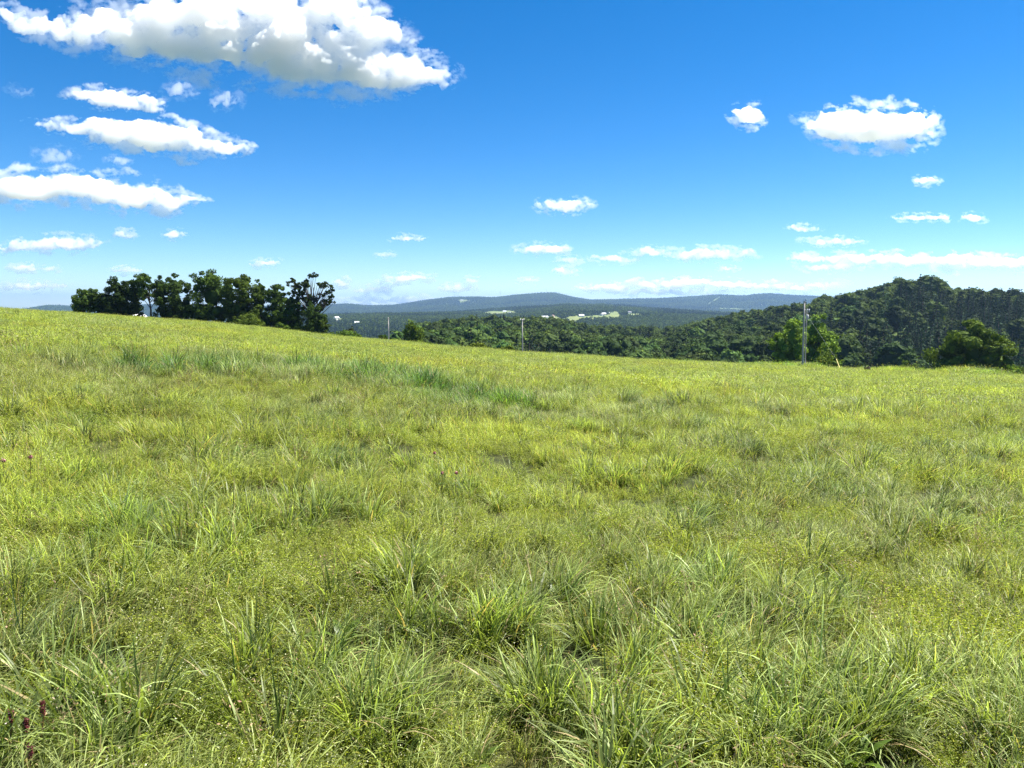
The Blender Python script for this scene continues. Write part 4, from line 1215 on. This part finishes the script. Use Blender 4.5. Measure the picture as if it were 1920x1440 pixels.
cloud([(480, 70, 250, 62), (300, 35, 115, 44), (420, 18, 170, 40), (250, 60, 60, 30), (620, 20, 80, 32), (650, 125, 170, 45), (760, 140, 90, 28), (560, 100, 130, 45), (250, 95, 30, 18), (690, 60, 60, 30)],
      'huge white cumulus cloud across the top left of the sky', 1, 0.55, 1.15, dens=0.8)
cloud([(60, 45, 45, 20), (140, 55, 48, 34), (20, 25, 30, 14)], 'ragged white cloud left of the huge one at the top left corner', 2, 0.8, 1.3, dens=0.6)
cloud([(185, 180, 60, 14), (235, 192, 70, 15), (280, 202, 28, 8)], 'elongated white cloud high on the left above a longer one', 3)
cloud([(180, 236, 90, 15), (270, 252, 110, 23), (360, 272, 80, 20), (430, 276, 42, 10), (90, 228, 34, 8)], 'long white cloud slanting down to the right on the left side', 4)
cloud([(35, 350, 60, 26), (130, 352, 85, 26), (220, 362, 90, 26), (300, 372, 60, 20), (360, 370, 35, 7)], 'wide white cloud lying along the left edge of the sky', 5)
cloud([(100, 290, 40, 14)], 'faint wispy cloud above the wide one on the left edge', 6, 0.6, 1.8, dens=0.25)
cloud([(225, 300, 26, 8)], 'tiny wisp below the long slanting cloud', 7, 0.6, 1.4, dens=0.4)
cloud([(338, 165, 28, 14)], 'faint small wisp under the huge cloud, left of its twin', 8, 0.6, 1.8, dens=0.25)
cloud([(424, 186, 28, 14)], 'faint small wisp under the huge cloud, right of its twin', 9, 0.6, 1.7, dens=0.35)
cloud([(40, 168, 24, 10)], 'very faint wisp alone at the left edge under the top clouds', 10, 0.6, 1.9, dens=0.15)
cloud([(105, 457, 84, 14), (40, 466, 50, 8)], 'flat based white cloud low on the left edge', 11)
cloud([(236, 439, 22, 9)], 'small round cloud left of its pair above the clump of trees', 12)
cloud([(328, 439, 22, 8)], 'small round cloud right of its pair above the clump of trees', 13)
cloud([(45, 502, 30, 8), (95, 503, 18, 6)], 'small pale cloud low at the left edge', 14, dens=1.3)
cloud([(60, 537, 64, 9), (20, 540, 40, 6)], 'lowest pale cloud at the left edge above the meadow', 15, dens=1.3)
cloud([(236, 506, 28, 6)], 'faint flat cloud just above the left part of the clump', 16, dens=1.3)
cloud([(498, 494, 30, 7)], 'small flat cloud just right above the clump of trees', 17)
cloud([(1403, 218, 32, 18)], 'compact white puff left of the oval cloud on the right', 18)
cloud([(1640, 238, 105, 36), (1560, 235, 40, 16), (1690, 232, 60, 28)], 'bright oval cloud high on the right of the sky', 19)
cloud([(1512, 222, 26, 10)], 'thin wisp between the compact puff and the oval cloud', 20, 0.6, 1.6, dens=0.35)
cloud([(1057, 384, 50, 13), (1070, 392, 24, 9)], 'small white cloud alone in the middle of the sky', 21)
cloud([(1737, 338, 24, 8)], 'small white cloud alone below the oval cloud', 22)
cloud([(1722, 408, 48, 6), (1768, 407, 14, 6)], 'thin flat cloud low on the right, left of a small puff', 23)
cloud([(1824, 408, 25, 9)], 'small puff low on the right beside a thin flat cloud', 24)
cloud([(1508, 428, 30, 7)], 'small flat cloud above a longer flat one at right', 25)
cloud([(1560, 453, 58, 7)], 'long flat cloud above the wooded hill on its left', 26)
cloud([(1018, 468, 52, 12)], 'flat based white cloud above the far summit', 27)
cloud([(765, 447, 32, 6)], 'thin small cloud upper of two right of the clump', 28)
cloud([(722, 477, 18, 5)], 'tiny thin cloud lower left of two right of the clump', 29)
cloud([(1152, 484, 42, 8), (1216, 473, 32, 11)], 'double flat cloud right of the one above the far summit', 30)
cloud([(1330, 475, 82, 11), (1290, 481, 44, 7)], 'long flat white cloud over the far ridge with the cut', 31)
cloud([(1068, 488, 28, 6)], 'tiny flat cloud just under the one above the far summit', 32)
cloud([(1060, 508, 28, 8)], 'small white cloud low over the far summit', 33)
cloud([(770, 522, 44, 8), (740, 527, 30, 5)], 'pale cloud low over the left of the far ridge', 34, dens=1.3)
cloud([(855, 541, 34, 9)], 'small pale cloud resting on the left shoulder of the far ridge', 35, dens=1.3)
cloud([(884, 525, 14, 6)], 'tiny puff above the left shoulder of the far ridge', 36)
cloud([(990, 526, 22, 5)], 'tiny flat cloud left of the mast on the far summit', 37, dens=1.3)
cloud([(640, 530, 18, 8)], 'small faint puff just right of the gnarled tree', 38, dens=1.3)
cloud([(700, 545, 40, 7), (760, 563, 44, 8), (690, 563, 60, 7)], 'low white cloud bank behind the left end of the far ridge', 39, dens=2.0, base=1000)
cloud([(1140, 540, 60, 8), (1230, 536, 60, 9), (1280, 532, 40, 9), (1360, 532, 60, 8), (1430, 537, 60, 7), (1250, 548, 120, 7), (1490, 542, 60, 7)], 'long low cloud bank right along the far ridge skyline', 40, dens=2.2, base=1000)
cloud([(1515, 484, 30, 8), (1600, 484, 70, 11), (1700, 488, 80, 13), (1800, 489, 90, 14), (1900, 492, 70, 12), (1560, 500, 60, 8)], 'long low cloud bank above the wooded hill on the right', 41, dens=1.2)
cloud([(1555, 533, 40, 7)], 'faint small cloud touching the left skyline of the wooded hill', 42, dens=0.6, base=1000)
cloud([(1364, 503, 20, 4)], 'tiny flat cloud under the long flat one over the far ridge', 43)

# ------------------------------------------------------------------ haze in the valley air
_co = np.empty(len(bpy.data.meshes['hills'].vertices) * 3, np.float32); bpy.data.meshes['hills'].vertices.foreach_get('co', _co)
_z = _co[2::3]; zmin, zmax = float(_z.min()) - 1.0, float(_z.max()) + 95.0     # clears the tallest mast on the highest ridge
print('haze', zmin, zmax)
mb = MB().box((0, 0, (zmin + zmax) / 2), (30400, 30400, zmax - zmin))
m, nt, out = new_mat('summer_haze')
pv = N(nt, 'ShaderNodeVolumePrincipled')
pv.inputs['Color'].default_value = (0.36, 0.57, 0.90, 1)
pv.inputs['Density'].default_value = 7.5e-5
pv.inputs['Anisotropy'].default_value = 0.4
nt.links.new(pv.outputs[0], out.inputs['Volume'])
tag(link('haze', mb.build('haze', m)), 'thin blue summer haze over the valley', 'haze', kind='stuff')
